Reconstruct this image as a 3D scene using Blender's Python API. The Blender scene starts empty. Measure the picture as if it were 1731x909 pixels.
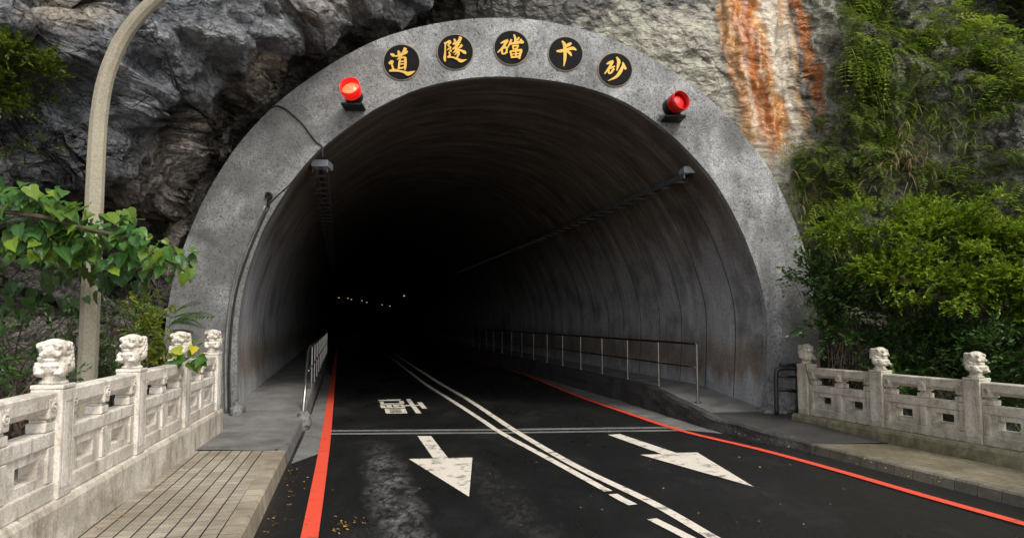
import bpy, bmesh, math, random
import numpy as np
from mathutils import Vector, Matrix, noise
from mathutils.bvhtree import BVHTree
random.seed(7); rng = np.random.default_rng(7)
S = bpy.context.scene
COL = S.collection
R = math.radians

# ------------------------------------------------------------------ camera
F = 1150.0; CAMH = 1.7; PITCH = math.atan((540 - 454.5) / F)
cam_d = bpy.data.cameras.new('camera'); cam = bpy.data.objects.new('camera', cam_d); COL.objects.link(cam)
cam.location = (0, 0, CAMH); cam.rotation_euler = (math.pi / 2 + PITCH, 0, 0)
cam_d.sensor_width = 36; cam_d.lens = 36 * F / 1731; cam_d.clip_end = 2000; cam_d.clip_start = 0.05
S.camera = cam
cp, sp_ = math.cos(PITCH), math.sin(PITCH)

def ray(px, py):
    u = (px - 865.5) / F; w = (454.5 - py) / F
    return Vector((u, cp - w * sp_, sp_ + w * cp))
def W(px, py, Y):
    d = ray(px, py); return Vector((0, 0, CAMH)) + d * (Y / d.y)
def G(px, py, z=0.0):
    d = ray(px, py); t = (z - CAMH) / d.z
    return Vector((d.x * t, d.y * t, z))
def proj(P):
    """vectorised: world points -> photo pixels (used only to look up where stains and painted shade lie)"""
    x = P[:, 0]; y = P[:, 1]; z = P[:, 2] - CAMH
    dep = y * cp + z * sp_; up = -y * sp_ + z * cp
    return 865.5 + F * x / dep, 454.5 - F * up / dep

# ------------------------------------------------------------------ object helpers
def tag(o, label=None, cat=None, group=None, kind=None):
    if label: o['label'] = label
    if cat: o['category'] = cat
    if group: o['group'] = group
    if kind: o['kind'] = kind
    return o
def empty(name, loc=(0, 0, 0), rz=0.0):
    o = bpy.data.objects.new(name, None); COL.objects.link(o)
    o.location = loc; o.rotation_euler = (0, 0, rz); o.empty_display_size = .1
    return o
def link(name, me, mat=None, parent=None):
    o = bpy.data.objects.new(name, me); COL.objects.link(o)
    if mat and not me.materials: me.materials.append(mat)
    if parent: o.parent = parent
    return o
def mesh_np(name, V, Fs, smooth=False):
    me = bpy.data.meshes.new(name)
    V = np.asarray(V, dtype=np.float32); Fs = np.asarray(Fs, dtype=np.int32)
    n, k = Fs.shape
    me.vertices.add(len(V)); me.vertices.foreach_set('co', V.ravel())
    me.loops.add(n * k); me.loops.foreach_set('vertex_index', Fs.ravel())
    me.polygons.add(n); me.polygons.foreach_set('loop_start', np.arange(0, n * k, k, dtype=np.int32))
    me.polygons.foreach_set('loop_total', np.full(n, k, dtype=np.int32))
    me.update(calc_edges=True)
    me.polygons.foreach_set('use_smooth', np.full(n, bool(smooth)))
    return me
class MB:
    def __init__(s): s.bm = bmesh.new()
    def box(s, x0, x1, y0, y1, z0, z1, bev=0.0, M=None, seg=1):
        r = bmesh.ops.create_cube(s.bm, size=1)
        vs = r['verts']
        for v in vs:
            v.co = Vector(((x0 + x1) / 2 + v.co.x * (x1 - x0), (y0 + y1) / 2 + v.co.y * (y1 - y0), (z0 + z1) / 2 + v.co.z * (z1 - z0)))
        if bev:
            es = list({e for v in vs for e in v.link_edges})
            rb = bmesh.ops.bevel(s.bm, geom=es, offset=bev, segments=seg, affect='EDGES', profile=.6)
            vs = list({v for f in rb['faces'] for v in f.verts} | {v for v in vs if v.is_valid})
        if M is not None:
            for v in vs: v.co = M @ v.co
        return s
    def poly(s, pts):
        s.bm.faces.new([s.bm.verts.new(p) for p in pts]); return s
    def prism(s, pts, off):
        """closed solid from a planar loop pushed by vector off"""
        off = Vector(off)
        a = [s.bm.verts.new(p) for p in pts]; b = [s.bm.verts.new(Vector(p) + off) for p in pts]
        s.bm.faces.new(a); s.bm.faces.new(list(reversed(b)))
        n = len(a)
        for i in range(n): s.bm.faces.new((a[i], b[i], b[(i + 1) % n], a[(i + 1) % n]))
        return s
    def tube(s, pts, rad, n=8, cap=True, up=None, twist=0.0):
        pts = [Vector(p) for p in pts]
        if not isinstance(rad, (list, tuple)): rad = [rad] * len(pts)
        rings = []; ref = None
        for i, p in enumerate(pts):
            t = (pts[min(i + 1, len(pts) - 1)] - pts[max(i - 1, 0)]).normalized()
            if ref is None:
                ref = Vector((0, 0, 1)) if abs(t.z) < .9 else Vector((1, 0, 0))
            a = t.cross(ref).normalized(); b = t.cross(a).normalized(); ref = -b if False else a.cross(t).normalized()
            rings.append([s.bm.verts.new(p + (a * math.cos(2 * math.pi * k / n + twist) + b * math.sin(2 * math.pi * k / n + twist)) * rad[i]) for k in range(n)])
        for i in range(len(rings) - 1):
            for k in range(n):
                s.bm.faces.new((rings[i][k], rings[i][(k + 1) % n], rings[i + 1][(k + 1) % n], rings[i + 1][k]))
        if cap:
            s.bm.faces.new(list(reversed(rings[0]))); s.bm.faces.new(rings[-1])
        return s
    def lathe(s, prof, n=32, M=None, cap=True):
        rings = []
        for r, z in prof:
            ring = [Vector((r * math.cos(2 * math.pi * k / n), r * math.sin(2 * math.pi * k / n), z)) for k in range(n)]
            rings.append([s.bm.verts.new(M @ p if M else p) for p in ring])
        for i in range(len(rings) - 1):
            for k in range(n):
                s.bm.faces.new((rings[i][k], rings[i][(k + 1) % n], rings[i + 1][(k + 1) % n], rings[i + 1][k]))
        if cap:
            s.bm.faces.new(list(reversed(rings[0]))); s.bm.faces.new(rings[-1])
        return s
    def build(s, name, mat, parent=None, smooth=False):
        bmesh.ops.recalc_face_normals(s.bm, faces=s.bm.faces)
        me = bpy.data.meshes.new(name); s.bm.to_mesh(me); s.bm.free()
        me.polygons.foreach_set('use_smooth', np.full(len(me.polygons), bool(smooth)))
        return link(name, me, mat, parent)
def spline(pts, n=6):
    """Catmull-Rom through points (any dimension)"""
    P = [np.array(p, float) for p in pts]; P = [2 * P[0] - P[1]] + P + [2 * P[-1] - P[-2]]
    out = []
    for i in range(1, len(P) - 2):
        for k in range(n):
            t = k / n; a, b, c, d = P[i - 1], P[i], P[i + 1], P[i + 2]
            out.append(.5 * (2 * b + (c - a) * t + (2 * a - 5 * b + 4 * c - d) * t * t + (3 * b - a - 3 * c + d) * t ** 3))
    out.append(P[-2]); return out
def copy_tree(o, parent=None):
    c = o.copy(); COL.objects.link(c); c.parent = parent
    for ch in list(o.children): copy_tree(ch, c)
    return c

# ------------------------------------------------------------------ materials
class NT:
    def __init__(s, name):
        s.m = bpy.data.materials.new(name); s.m.use_nodes = True
        s.t = s.m.node_tree; s.b = s.t.nodes['Principled BSDF']; s.out = s.t.nodes['Material Output']
    def n(s, typ, **kw):
        nd = s.t.nodes.new(typ)
        for k, v in kw.items():
            if k in nd.inputs: nd.inputs[k].default_value = v
            else: setattr(nd, k, v)
        return nd
    def l(s, a, b): s.t.links.new(a, b)
    def coord(s, kind='Object', scale=(1, 1, 1), rot=(0, 0, 0)):
        c = s.n('ShaderNodeTexCoord'); m = s.n('ShaderNodeMapping')
        m.inputs['Scale'].default_value = scale; m.inputs['Rotation'].default_value = rot
        s.l(c.outputs[kind], m.inputs['Vector']); return m.outputs[0]
    def noise(s, v, scale, detail=6, rough=.6, dist=0.0):
        nd = s.n('ShaderNodeTexNoise'); nd.inputs['Scale'].default_value = scale; nd.inputs['Detail'].default_value = detail
        nd.inputs['Roughness'].default_value = rough; nd.inputs['Distortion'].default_value = dist
        if v is not None: s.l(v, nd.inputs['Vector'])
        return nd.outputs['Fac']
    def ramp(s, fac, stops, interp='LINEAR'):
        r = s.n('ShaderNodeValToRGB'); e = r.color_ramp.elements; r.color_ramp.interpolation = interp
        while len(e) < len(stops): e.new(.5)
        for el, (p, c) in zip(e, stops):
            el.position = p; el.color = (c, c, c, 1) if isinstance(c, (int, float)) else (*c, 1)
        s.l(fac, r.inputs[0]); return r.outputs[0]
    def mix(s, fac, a, b, typ='MIX'):
        x = s.n('ShaderNodeMix', data_type='RGBA', blend_type=typ)
        for sock, val in ((x.inputs[0], fac), (x.inputs[6], a), (x.inputs[7], b)):
            if hasattr(val, 'node'): s.l(val, sock)
            else: sock.default_value = val if isinstance(val, (int, float)) else (*val, 1)
        return x.outputs[2]
    def math(s, op, a, b=None):
        x = s.n('ShaderNodeMath', operation=op)
        for sock, val in zip(x.inputs, (a, b)):
            if val is None: continue
            if hasattr(val, 'node'): s.l(val, sock)
            else: sock.default_value = val
        return x.outputs[0]
    def bump(s, h, strength=.5, dist=.02, prev=None):
        b = s.n('ShaderNodeBump'); b.inputs['Strength'].default_value = strength; b.inputs['Distance'].default_value = dist
        s.l(h, b.inputs['Height'])
        if prev is not None: s.l(prev, b.inputs['Normal'])
        return b.outputs[0]
    def fin(s, col=None, rough=None, normal=None, metal=None, spec=None):
        for nm, v in (('Base Color', col), ('Roughness', rough), ('Metallic', metal), ('Normal', normal), ('Specular IOR Level', spec)):
            if v is None: continue
            if hasattr(v, 'node'): s.l(v, s.b.inputs[nm])
            elif isinstance(v, (int, float)): s.b.inputs[nm].default_value = v
            else: s.b.inputs[nm].default_value = (*v, 1)
        return s.m

def m_concrete(name, lo, hi, scale=3, bump=.4, fine=60, rough=.85, swirl=0.0, dist=.012):
    t = NT(name); c = t.coord()
    a = t.noise(c, scale, 8, .65); b = t.noise(c, fine, 4, .6, swirl)
    col = t.ramp(a, [(.28, lo), (.72, hi)])
    col = t.mix(.55, col, t.ramp(b, [(.3, .35), (.65, 1.0)]), 'MULTIPLY')
    n1 = t.bump(b, bump, dist); n2 = t.bump(a, .25, .05, n1)
    return t.fin(col, rough, n2)
def m_stone(name, base, dirt, moss, mossamt, dirtamt=.5):
    t = NT(name); c = t.coord()
    g = t.noise(c, 2.6, 8, .72, .4); f = t.noise(c, 55, 5, .65); v = t.noise(t.coord(scale=(7, 7, 1.2)), 1.6, 7, .65); k = t.noise(c, 11, 7, .72, .5)
    col = t.mix(t.ramp(g, [(.44, 0), (.70, dirtamt)]), base, dirt)
    col = t.mix(t.ramp(v, [(.52, 0), (.70, dirtamt)]), col, dirt)
    col = t.mix(t.ramp(k, [(.60, 0), (.70, dirtamt)]), col, dirt)
    ge = t.n('ShaderNodeNewGeometry'); pt = t.ramp(ge.outputs['Pointiness'], [(.42, 1), (.49, 0)]); col = t.mix(t.math('MULTIPLY', pt, .7), col, dirt)
    col = t.mix(t.ramp(t.noise(c, 3.7, 7, .7), [(.62 - mossamt * .25, 0), (.85 - mossamt * .2, mossamt)]), col, moss)
    col = t.mix(.5, col, t.ramp(f, [(.32, .45), (.58, 1.05)]), 'MULTIPLY')
    return t.fin(col, .75, t.bump(f, .4, .006, t.bump(k, .35, .012)))
def m_plain(name, col, rough=.5, metal=0.0, var=.25, scale=8, bump=.1):
    t = NT(name); a = t.noise(t.coord(), scale, 6, .6)
    lo = tuple(x * (1 - var) for x in col); hi = tuple(min(1, x * (1 + var)) for x in col)
    return t.fin(t.ramp(a, [(.3, lo), (.7, hi)]), rough, t.bump(a, bump, .005), metal)
def m_leaf(name, cols, rough=.42, trans=.3, spec=.35):
    """cols: ramp of hues picked at random leaf by leaf"""
    t = NT(name); g = t.n('ShaderNodeNewGeometry')
    st = [(i / (len(cols) - 1), c) for i, c in enumerate(cols)]
    col = t.ramp(g.outputs['Random Per Island'], st)
    t.fin(col, rough, spec=spec)
    tr = t.n('ShaderNodeBsdfTranslucent'); t.l(t.mix(.5, col, (.55, .75, .12), 'MULTIPLY') if False else col, tr.inputs['Color'])
    mx = t.n('ShaderNodeMixShader'); mx.inputs[0].default_value = trans
    t.l(t.b.outputs[0], mx.inputs[1]); t.l(tr.outputs[0], mx.inputs[2]); t.l(mx.outputs[0], t.out.inputs[0])
    return t.m
M = {}
def m_ring():
    t = NT('rough stucco concrete'); c = t.coord()
    a = t.noise(c, 1.3, 7, .62); b = t.noise(c, 11, 7, .75, 2.2); d = t.noise(c, 48, 4, .65); e = t.noise(c, 6, 6, .7, .6)
    col = t.ramp(a, [(.30, (.20, .20, .196)), (.5, (.345, .345, .337)), (.72, (.56, .56, .545))])
    col = t.mix(.75, col, t.ramp(b, [(.38, .12), (.47, .85), (.62, 1.25)]), 'MULTIPLY')
    col = t.mix(.55, col, t.ramp(d, [(.36, .35), (.56, 1.1)]), 'MULTIPLY')
    col = t.mix(t.ramp(e, [(.60, 0), (.74, .45)]), col, (.13, .128, .12))
    at_ = t.n('ShaderNodeAttribute'); at_.attribute_name = 'grime_shade'
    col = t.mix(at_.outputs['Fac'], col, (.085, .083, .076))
    return t.fin(col, .9, t.bump(d, .5, .012, t.bump(b, .8, .03)))
M['ring'] = m_ring()
M['kerbstone'] = m_concrete('kerb concrete', (.12, .115, .10), (.30, .28, .23), 2.5, .5, 50)
M['apron'] = m_concrete('apron concrete', (.085, .084, .078), (.25, .243, .225), 2.2, .5, 55, .75)
M['apron_dark'] = m_concrete('worn dark concrete', (.022, .021, .020), (.085, .08, .074), 1.7, .9, 16, .75, 0, .03)
M['apron_wet'] = m_concrete('damp dark pavement', (.022, .021, .020), (.07, .066, .06), 1.5, .5, 50, .55)
M['stone'] = m_stone('white carved stone', (.76, .70, .61), (.20, .16, .10), (.10, .10, .04), .3, .7)
M['stone_mossy'] = m_stone('weathered carved stone', (.60, .55, .45), (.16, .14, .085), (.07, .08, .025), .6, .7)
M['plinth'] = m_stone('stained plinth', (.66, .60, .50), (.19, .145, .09), (.07, .06, .025), .35, .75)
M['plinth_mossy'] = m_stone('mossy plinth', (.30, .27, .18), (.09, .075, .04), (.065, .07, .02), .75, .9)
M['steel'] = m_plain('stainless steel', (.36, .35, .335), .30, 1.0, .2)
M['black'] = m_plain('black plastic', (.007, .007, .007), .45); M['black'].node_tree.nodes['Principled BSDF'].inputs['Specular IOR Level'].default_value = .25
M['black_pipe'] = m_plain('black painted pipe', (.02, .021, .023), .4, 0, .4)
M['cable'] = m_plain('black cable', (.015, .015, .015), .5)
M['conduit'] = m_plain('grey conduit', (.15, .148, .14), .45, 0, .4)
M['tray'] = m_plain('galvanised tray', (.16, .16, .16), .45, .6, .3)
M['traybox'] = m_plain('pale grey box', (.42, .44, .47), .5, .2, .15)
M['gold'] = m_plain('gold leaf paint', (.72, .42, .07), .45, .25, .12)
M['disc'] = m_plain('black lacquer', (.006, .006, .0065), .7, 0, .5); M['disc'].node_tree.nodes['Principled BSDF'].inputs['Specular IOR Level'].default_value = .15
M['discrim'] = m_plain('plaque rim', (.30, .24, .17), .7)
M['post'] = m_concrete('lamp post concrete', (.30, .26, .185), (.46, .41, .30), 1.2, .25, 50, .8)
M['bark'] = m_plain('bark', (.07, .05, .035), .9, 0, .5, 25, .6)
M['twig'] = m_plain('dry twig', (.14, .10, .055), .9, 0, .4, 25, .3)

def m_paint(name, col, worn, thr=.6):
    t = NT(name); c = t.coord()
    a = t.noise(c, 5, 8, .72); f = t.noise(c, 70, 4, .6)
    k = t.ramp(a, [(thr, 0), (thr + .10, .9)])
    col = t.mix(k, col, worn)
    col = t.mix(.5, col, t.ramp(f, [(.3, .55), (.55, 1.0)]), 'MULTIPLY')
    return t.fin(col, .62, t.bump(f, .3, .004))
M['white_paint'] = m_paint('white road paint', (.66, .60, .50), (.13, .115, .095), .53)
M['red_paint'] = m_paint('red road paint', (.72, .075, .035), (.30, .05, .032), .56)

def m_asphalt():
    t = NT('wet asphalt'); c = t.coord()
    f = t.noise(c, 95, 3, .65); g = t.noise(t.coord(scale=(1.2, .6, 1)), 1.1, 7, .62); h = t.noise(t.coord(scale=(1, .45, 1)), 16, 6, .75, .2); h2 = t.noise(c, 26, 5, .7)
    col = t.ramp(f, [(.38, (.003, .003, .0035)), (.57, (.011, .011, .011)), (.67, (.07, .07, .066)), (.76, (.22, .22, .21))])
    xy = t.n('ShaderNodeSeparateXYZ'); t.l(t.n('ShaderNodeTexCoord').outputs['Object'], xy.inputs[0])
    def track(x0):                        # polished wheel tracks along the lane, wet sheen painted in as pale colour
        d = t.math('ABSOLUTE', t.math('ADD', t.math('ADD', xy.outputs[0], t.math('MULTIPLY', xy.outputs[1], .247)), -x0))
        return t.ramp(t.math('ADD', d, t.math('MULTIPLY', t.math('SUBTRACT', g, .5), .5)), [(.02, 1), (.30, 0)])
    far = t.ramp(t.math('MULTIPLY', xy.outputs[1], .1), [(.80, 1), (.98, 0)])
    sheen = t.math('MULTIPLY', t.math('MAXIMUM', track(.50), t.math('MULTIPLY', track(1.55), .16)), far)
    tr = t.math('MULTIPLY', sheen, t.math('MULTIPLY', t.ramp(h, [(.40, .06), (.62, 1)]), t.ramp(t.noise(t.coord(scale=(1, .5, 1)), 4.2, 5, .6), [(.38, .15), (.58, 1)])))
    col = t.mix(t.math('MULTIPLY', tr, .75), col, (.26, .255, .245))
    col = t.mix(t.math('MULTIPLY', t.ramp(g, [(.55, 0), (.7, .5)]), t.ramp(h2, [(.45, 0), (.65, 1)])), col, (.06, .06, .058))
    rough = t.math('SUBTRACT', t.ramp(g, [(.35, .24), (.62, .46)]), t.math('MULTIPLY', sheen, .10))
    return t.fin(col, rough, t.bump(f, .6, .006, t.bump(h, .15, .008)), spec=.34)
M['asphalt'] = m_asphalt()
def m_paver(name, ang, base, dark, bw, rh, off=.5, mortar=.007, cross=.35):
    t = NT(name); c = t.coord(rot=(0, 0, ang))
    def brick(wd, ms):
        b = t.n('ShaderNodeTexBrick'); t.l(c, b.inputs['Vector'])
        b.inputs['Scale'].default_value = 1; b.inputs['Brick Width'].default_value = wd; b.inputs['Row Height'].default_value = rh
        b.inputs['Mortar Size'].default_value = ms; b.inputs['Mortar Smooth'].default_value = .4; b.offset = off
        b.inputs['Color1'].default_value = (*base, 1); b.inputs['Color2'].default_value = (*[x * .72 for x in base], 1); b.inputs['Mortar'].default_value = (*[x * .5 for x in base], 1)
        return b
    b = brick(bw, .004); b2 = brick(400.0, mortar)
    g = t.noise(t.coord(), 1.5, 8, .72); f = t.noise(t.coord(), 60, 5, .65); h = t.noise(t.coord(scale=(2, 14, 1), rot=(0, 0, ang)), 1.2, 6, .65)
    col = t.mix(t.ramp(g, [(.40, 0), (.66, .85)]), b.outputs[0], dark)
    col = t.mix(.25, col, t.ramp(h, [(.35, .55), (.6, 1.1)]), 'MULTIPLY')
    col = t.mix(t.math('MULTIPLY', b.outputs['Fac'], cross), col, (.02, .018, .014)); col = t.mix(t.math('MULTIPLY', b2.outputs['Fac'], .95), col, (.010, .009, .008))
    col = t.mix(.55, col, t.ramp(f, [(.32, .45), (.6, 1.1)]), 'MULTIPLY')
    n = t.bump(t.math('MULTIPLY', t.math('MAXIMUM', t.math('MULTIPLY', b.outputs['Fac'], .5), b2.outputs['Fac']), -1.0), .9, .012, t.bump(f, .35, .006))
    return t.fin(col, .65, n)

# ------------------------------------------------------------------ world and sun
SUN = Vector((.38, -.52, .80)).normalized()
w = bpy.data.worlds.new('World'); S.world = w; w.use_nodes = True
nt = w.node_tree; bg = nt.nodes['Background']
sky = nt.nodes.new('ShaderNodeTexSky'); sky.sky_type = 'NISHITA'; sky.sun_disc = False
sky.sun_elevation = math.asin(SUN.z); sky.sun_rotation = math.atan2(SUN.x, SUN.y); sky.air_density = 1.0; sky.dust_density = 2.0
hsv = nt.nodes.new('ShaderNodeHueSaturation'); hsv.inputs['Saturation'].default_value = .25
nt.links.new(sky.outputs[0], hsv.inputs['Color']); nt.links.new(hsv.outputs[0], bg.inputs[0]); bg.inputs[1].default_value = .15
sd = bpy.data.lights.new('sun', 'SUN'); sd.energy = 1.5; sd.angle = R(16); sd.color = (1, .95, .87)
so = bpy.data.objects.new('sun', sd); COL.objects.link(so); so.rotation_euler = SUN.to_track_quat('Z', 'Y').to_euler(); so.location = (8, -10, 20)
S.view_settings.view_transform = 'Standard'; S.view_settings.look = 'None'; S.view_settings.exposure = 0.75; S.view_settings.gamma = 1
S.view_settings.use_curve_mapping = False
S.cycles.max_bounces = 6; S.cycles.diffuse_bounces = 3; S.cycles.glossy_bounces = 3; S.cycles.transparent_max_bounces = 6

# ------------------------------------------------------------------ ground and road
SL = -.25                                  # the tunnel leaves to the left
def path_dx(Y):                            # sideways shift of the tunnel axis at depth Y
    if Y <= 72: return SL * (Y - 11)
    q = Y - 72; s1 = .11
    return SL * 61 + SL * q + .5 * (s1 - SL) / 60 * min(q, 60) ** 2 + (s1 - SL) * max(q - 60, 0)
def sheet(name, pts, mat, kind='structure', parent=None):
    o = MB().poly(pts).build(name, mat, parent)
    if kind and parent is None: o['kind'] = kind
    return o
def strip(rows, name, mat, parent=None, uv=None):
    """quads between rows of equal length"""
    n = len(rows[0]); V = [p for r in rows for p in r]; Fs = []
    for i in range(len(rows) - 1):
        for k in range(n - 1):
            Fs.append((i * n + k, i * n + k + 1, (i + 1) * n + k + 1, (i + 1) * n + k))
    return link(name, mesh_np(name, V, Fs), mat, parent)

t = NT('dark soil'); M['soil'] = t.fin(t.ramp(t.noise(t.coord(), 3, 8, .7), [(.3, (.018, .014, .009)), (.7, (.06, .05, .03))]), .95, t.bump(t.noise(t.coord(), 9, 8, .7), 1, .08))
g = sheet('ground', [(-400, -400, -.62), (400, -400, -.62), (400, 400, -.62), (-400, 400, -.62)], M['soil'])
rowY = [-14, -4, 2, 6, 9, 11] + [11 + 4 * k for k in range(1, 36)]
def roadX(Y):                              # centre line of the carriageway
    return path_dx(Y) - .05 if Y > 10.3 else -.05 + .17 + (10.3 - Y) * .30 - .17 + .0
road = strip([[(roadX(Y) - 4.6 - (.0 if Y > 10 else .6), Y, 0), (roadX(Y) + 4.6 + (.0 if Y > 10 else 1.2), Y, 0)] for Y in rowY], 'road', M['asphalt'])
tag(road, kind='structure')
under = MB().box(-9, 12, -14, 10.9, -.6, -.02).build('bridge_deck', M['apron']); tag(under, kind='structure')

def gpoly(pts, z=.0): return [G(x, y, 0) + Vector((0, 0, z)) for x, y in pts]
def ribbon(cl, width, z, name, mat, parent=None, breaks=None):
    P = [Vector((p[0], p[1], 0)) for p in cl]; mb = MB()
    L = []; Rr = []
    for i, p in enumerate(P):
        d = (P[min(i + 1, len(P) - 1)] - P[max(i - 1, 0)]).normalized(); nn = Vector((-d.y, d.x, 0))
        L.append(p + nn * width / 2 + Vector((0, 0, z))); Rr.append(p - nn * width / 2 + Vector((0, 0, z)))
    for i in range(len(P) - 1):
        if breaks and i in breaks: continue
        mb.poly([L[i], L[i + 1], Rr[i + 1], Rr[i]])
    return mb.build(name, mat, parent)
def line_from_px(pxs, far=True, near=None):
    P = [G(x, y) for x, y in pxs]
    if far:
        q = P[-1]; P += [Vector((q.x + path_dx(Y) - path_dx(q.y), Y, 0)) for Y in range(int(q.y) + 3, 130, 6)]
    out = list(spline([tuple(p) for p in P], 4))
    if near:
        d = (P[0] - P[1]).normalized(); out = [np.array(P[0] + d * near)] + out
    return out
# concrete gutters, joint
sheet('gutter', gpoly([(492, 784), (541, 766), (552, 733), (566, 640), (552, 627), (513, 738)], .004), M['apron'])
sheet('gutter', gpoly([(895, 632), (972, 665), (1150, 726), (1222, 733), (1060, 676), (930, 630)], .004), M['apron'])
jr = [(556, 730), (700, 729), (860, 728), (1000, 726), (1160, 724)]
mb = MB()
for o0, o1 in ((-3, -.3), (2.2, 4.6)):
    for a, b in zip(jr[:-1], jr[1:]):
        mb.poly(gpoly([(a[0], a[1] + o0), (b[0], b[1] + o0), (b[0], b[1] + o1), (a[0], a[1] + o1)], .006))
mb.build('expansion_joint', M['apron'], road)
# markings belong to the road surface
ribbon(line_from_px([(523, 909), (538, 822), (551, 740), (557, 690), (563, 640)], near=6), .135, .010, 'edge_line', M['red_paint'], road)['label'] = 'red edge line on the left side of the road'
ribbon(line_from_px([(1731, 886), (1564, 839), (1402, 792), (1280, 759), (1151, 728), (1057, 697), (971, 667), (894, 635)], near=6), .115, .010, 'edge_line', M['red_paint'], road)['label'] = 'red edge line on the right side of the road'
ribbon(line_from_px([(1204, 909), (1099.5, 849), (971, 787), (873, 730), (837, 706), (787, 673), (745, 649)], near=6), .105, .010, 'centre_line', M['white_paint'], road)
ribbon(line_from_px([(1163, 909), (1130, 892), (1102, 878)], far=False, near=6), .095, .010, 'centre_line', M['white_paint'], road)
ribbon(line_from_px([(1070, 854), (1052, 845), (1036, 836)], far=False), .095, .010, 'centre_line', M['white_paint'], road)
ribbon(line_from_px([(1028, 831), (941, 783), (847, 732), (814, 710), (760, 675), (720, 650)]), .095, .010, 'centre_line', M['white_paint'], road)
def z4(p): return (380 + p[0] / 2.604, 560 + p[1] / 2.604)
def z5(p): return (800 + p[0] / 2.337, 520 + p[1] / 2.337)
def z3(p): return (620 + p[0] / 14.42, 660 + p[1] / 14.42)
for zf, pts, lab in ((z4, [(848, 462), (908, 462), (983, 559), (1090, 557), (1075, 730), (810, 563), (918, 561)], 'white arrow in the left lane pointing at the viewer'),
                (z5, [(532, 503), (580, 500), (803, 575), (885, 573), (1110, 710), (660, 582), (747, 580)], 'white arrow in the right lane pointing at the viewer')):
    o = MB().poly(gpoly([zf(p) for p in pts], .009)).build('lane_arrow', M['white_paint'], road); o['label'] = lab
# the painted "slow" character in the left lane, upside down for us
mb = MB()
def cell(q, u0, u1, v0, v1, z):
    def B(u, v):
        a = [q[0][k] * (1 - u) + q[1][k] * u for k in (0, 1)]; b = [q[3][k] * (1 - u) + q[2][k] * u for k in (0, 1)]
        return z3((a[0] * (1 - v) + b[0] * v, a[1] * (1 - v) + b[1] * v))
    mb.poly(gpoly([B(u0, v0), B(u1, v0), B(u1, v1), B(u0, v1)], z))
q = [(430, 450), (940, 445), (995, 560), (465, 565)]
for u0, u1, v0, v1 in ((0, .22, 0, 1), (.76, 1, 0, 1), (.22, .76, 0, .14), (.22, .76, .35, .54), (.22, .76, .8, 1)): cell(q, u0, u1, v0, v1, .010)
q = [(318, 352), (905, 345), (940, 428), (348, 432)]
for u0, u1, v0, v1 in ((0, .2, 0, 1), (.25, .47, 0, 1), (.54, .76, 0, 1), (.87, 1, 0, 1), (.2, .25, 0, .15), (.2, .25, .75, 1), (.47, .54, 0, .15), (.47, .54, .75, 1), (.76, .87, 0, .3), (.76, .87, .7, 1)): cell(q, u0, u1, v0, v1, .010)
q = [(300, 250), (880, 245), (920, 330), (340, 345)]
for u0, u1, v0, v1 in ((0, .16, .25, 1), (.82, 1, .1, 1), (.16, .82, .75, 1), (.12, .86, -.05, .12)): cell(q, u0, u1, v0, v1, .010)
cell([(265, 238), (830, 216), (835, 238), (275, 255)], 0, 1, 0, 1, .0112)
for q in ([(950, 215), (1060, 215), (1335, 562), (1200, 562)], [(1225, 290), (1340, 290), (1475, 445), (1350, 445)]): cell(q, 0, 1, 0, 1, .010)
cell([(925, 362), (1275, 355), (1288, 375), (940, 387)], 0, 1, 0, 1, .0112)
mb.build('painted_character', M['white_paint'], road)

# ------------------------------------------------------------------ pavements
Kl = lambda Y: -2.0 - .232 * (Y - 5.3) if Y < 11.8 else -3.508 + SL * (Y - 11.8) if Y < 72 else -3.508 + path_dx(Y) - path_dx(11.8)
def zl(Y): return .18 + .17 * min(1, max(0, (Y - 10.3) / 2.2))
Ys = [-14, -6, 0, 2, 3, 4, 5, 6, 7, 8, 9.0]
M['paver_l'] = m_paver('left pavers', -math.atan2(1, -.225), (.43, .38, .295), (.19, .155, .105), .118, .118, .0, .007, .42)
o = strip([[(Kl(Y) - .14, Y, .18), (Kl(Y) - 2.2, Y, .18)] for Y in [-14, 0, 4, 8.05]], 'pavement', M['paver_l']); tag(o, kind='structure')
Yi = [8.054, 8.6, 9.2, 9.8, 10.3, 10.8, 11.4, 12, 12.5, 13] + list(range(15, 130, 5))
def rough(p, a): return (p[0] + a * noise.noise(Vector(p) * 2.3), p[1], p[2] + .5 * a * noise.noise(Vector(p) * 3.1 + Vector((9, 0, 0))))
o = strip([[(Kl(Y) - .14 * (Y < 8.2), Y, zl(Y)), (Kl(Y) - .7, Y, zl(Y) + .01), (Kl(Y) - 2.4, Y, zl(Y) + .01)] for Y in Yi], 'tunnel_pavement', M['apron']); tag(o, kind='structure')
o = strip([[(Kl(Y) + .02, Y, 0), (Kl(Y) + .005, Y, zl(Y) - .03), (Kl(Y) - .02, Y, zl(Y) - .001), (Kl(Y) - .10, Y, zl(Y) - .003)] for Y in Yi], 'kerb', M['apron']); tag(o, kind='structure')
M['kerb_l'] = m_paver('left kerb stones', -math.atan2(1, -.232), (.44, .38, .28), (.16, .125, .08), .22, 5, 0, .006, .8)
o = strip([[(Kl(Y) + .015, Y, 0), (Kl(Y) + .0, Y, .165), (Kl(Y) - .02, Y, .184), (Kl(Y) - .155, Y, .184), (Kl(Y) - .155, Y, .15)] for Y in [-14, 0, 4, 6, 8.05]], 'kerb', M['kerb_l']); tag(o, kind='structure')

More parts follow.
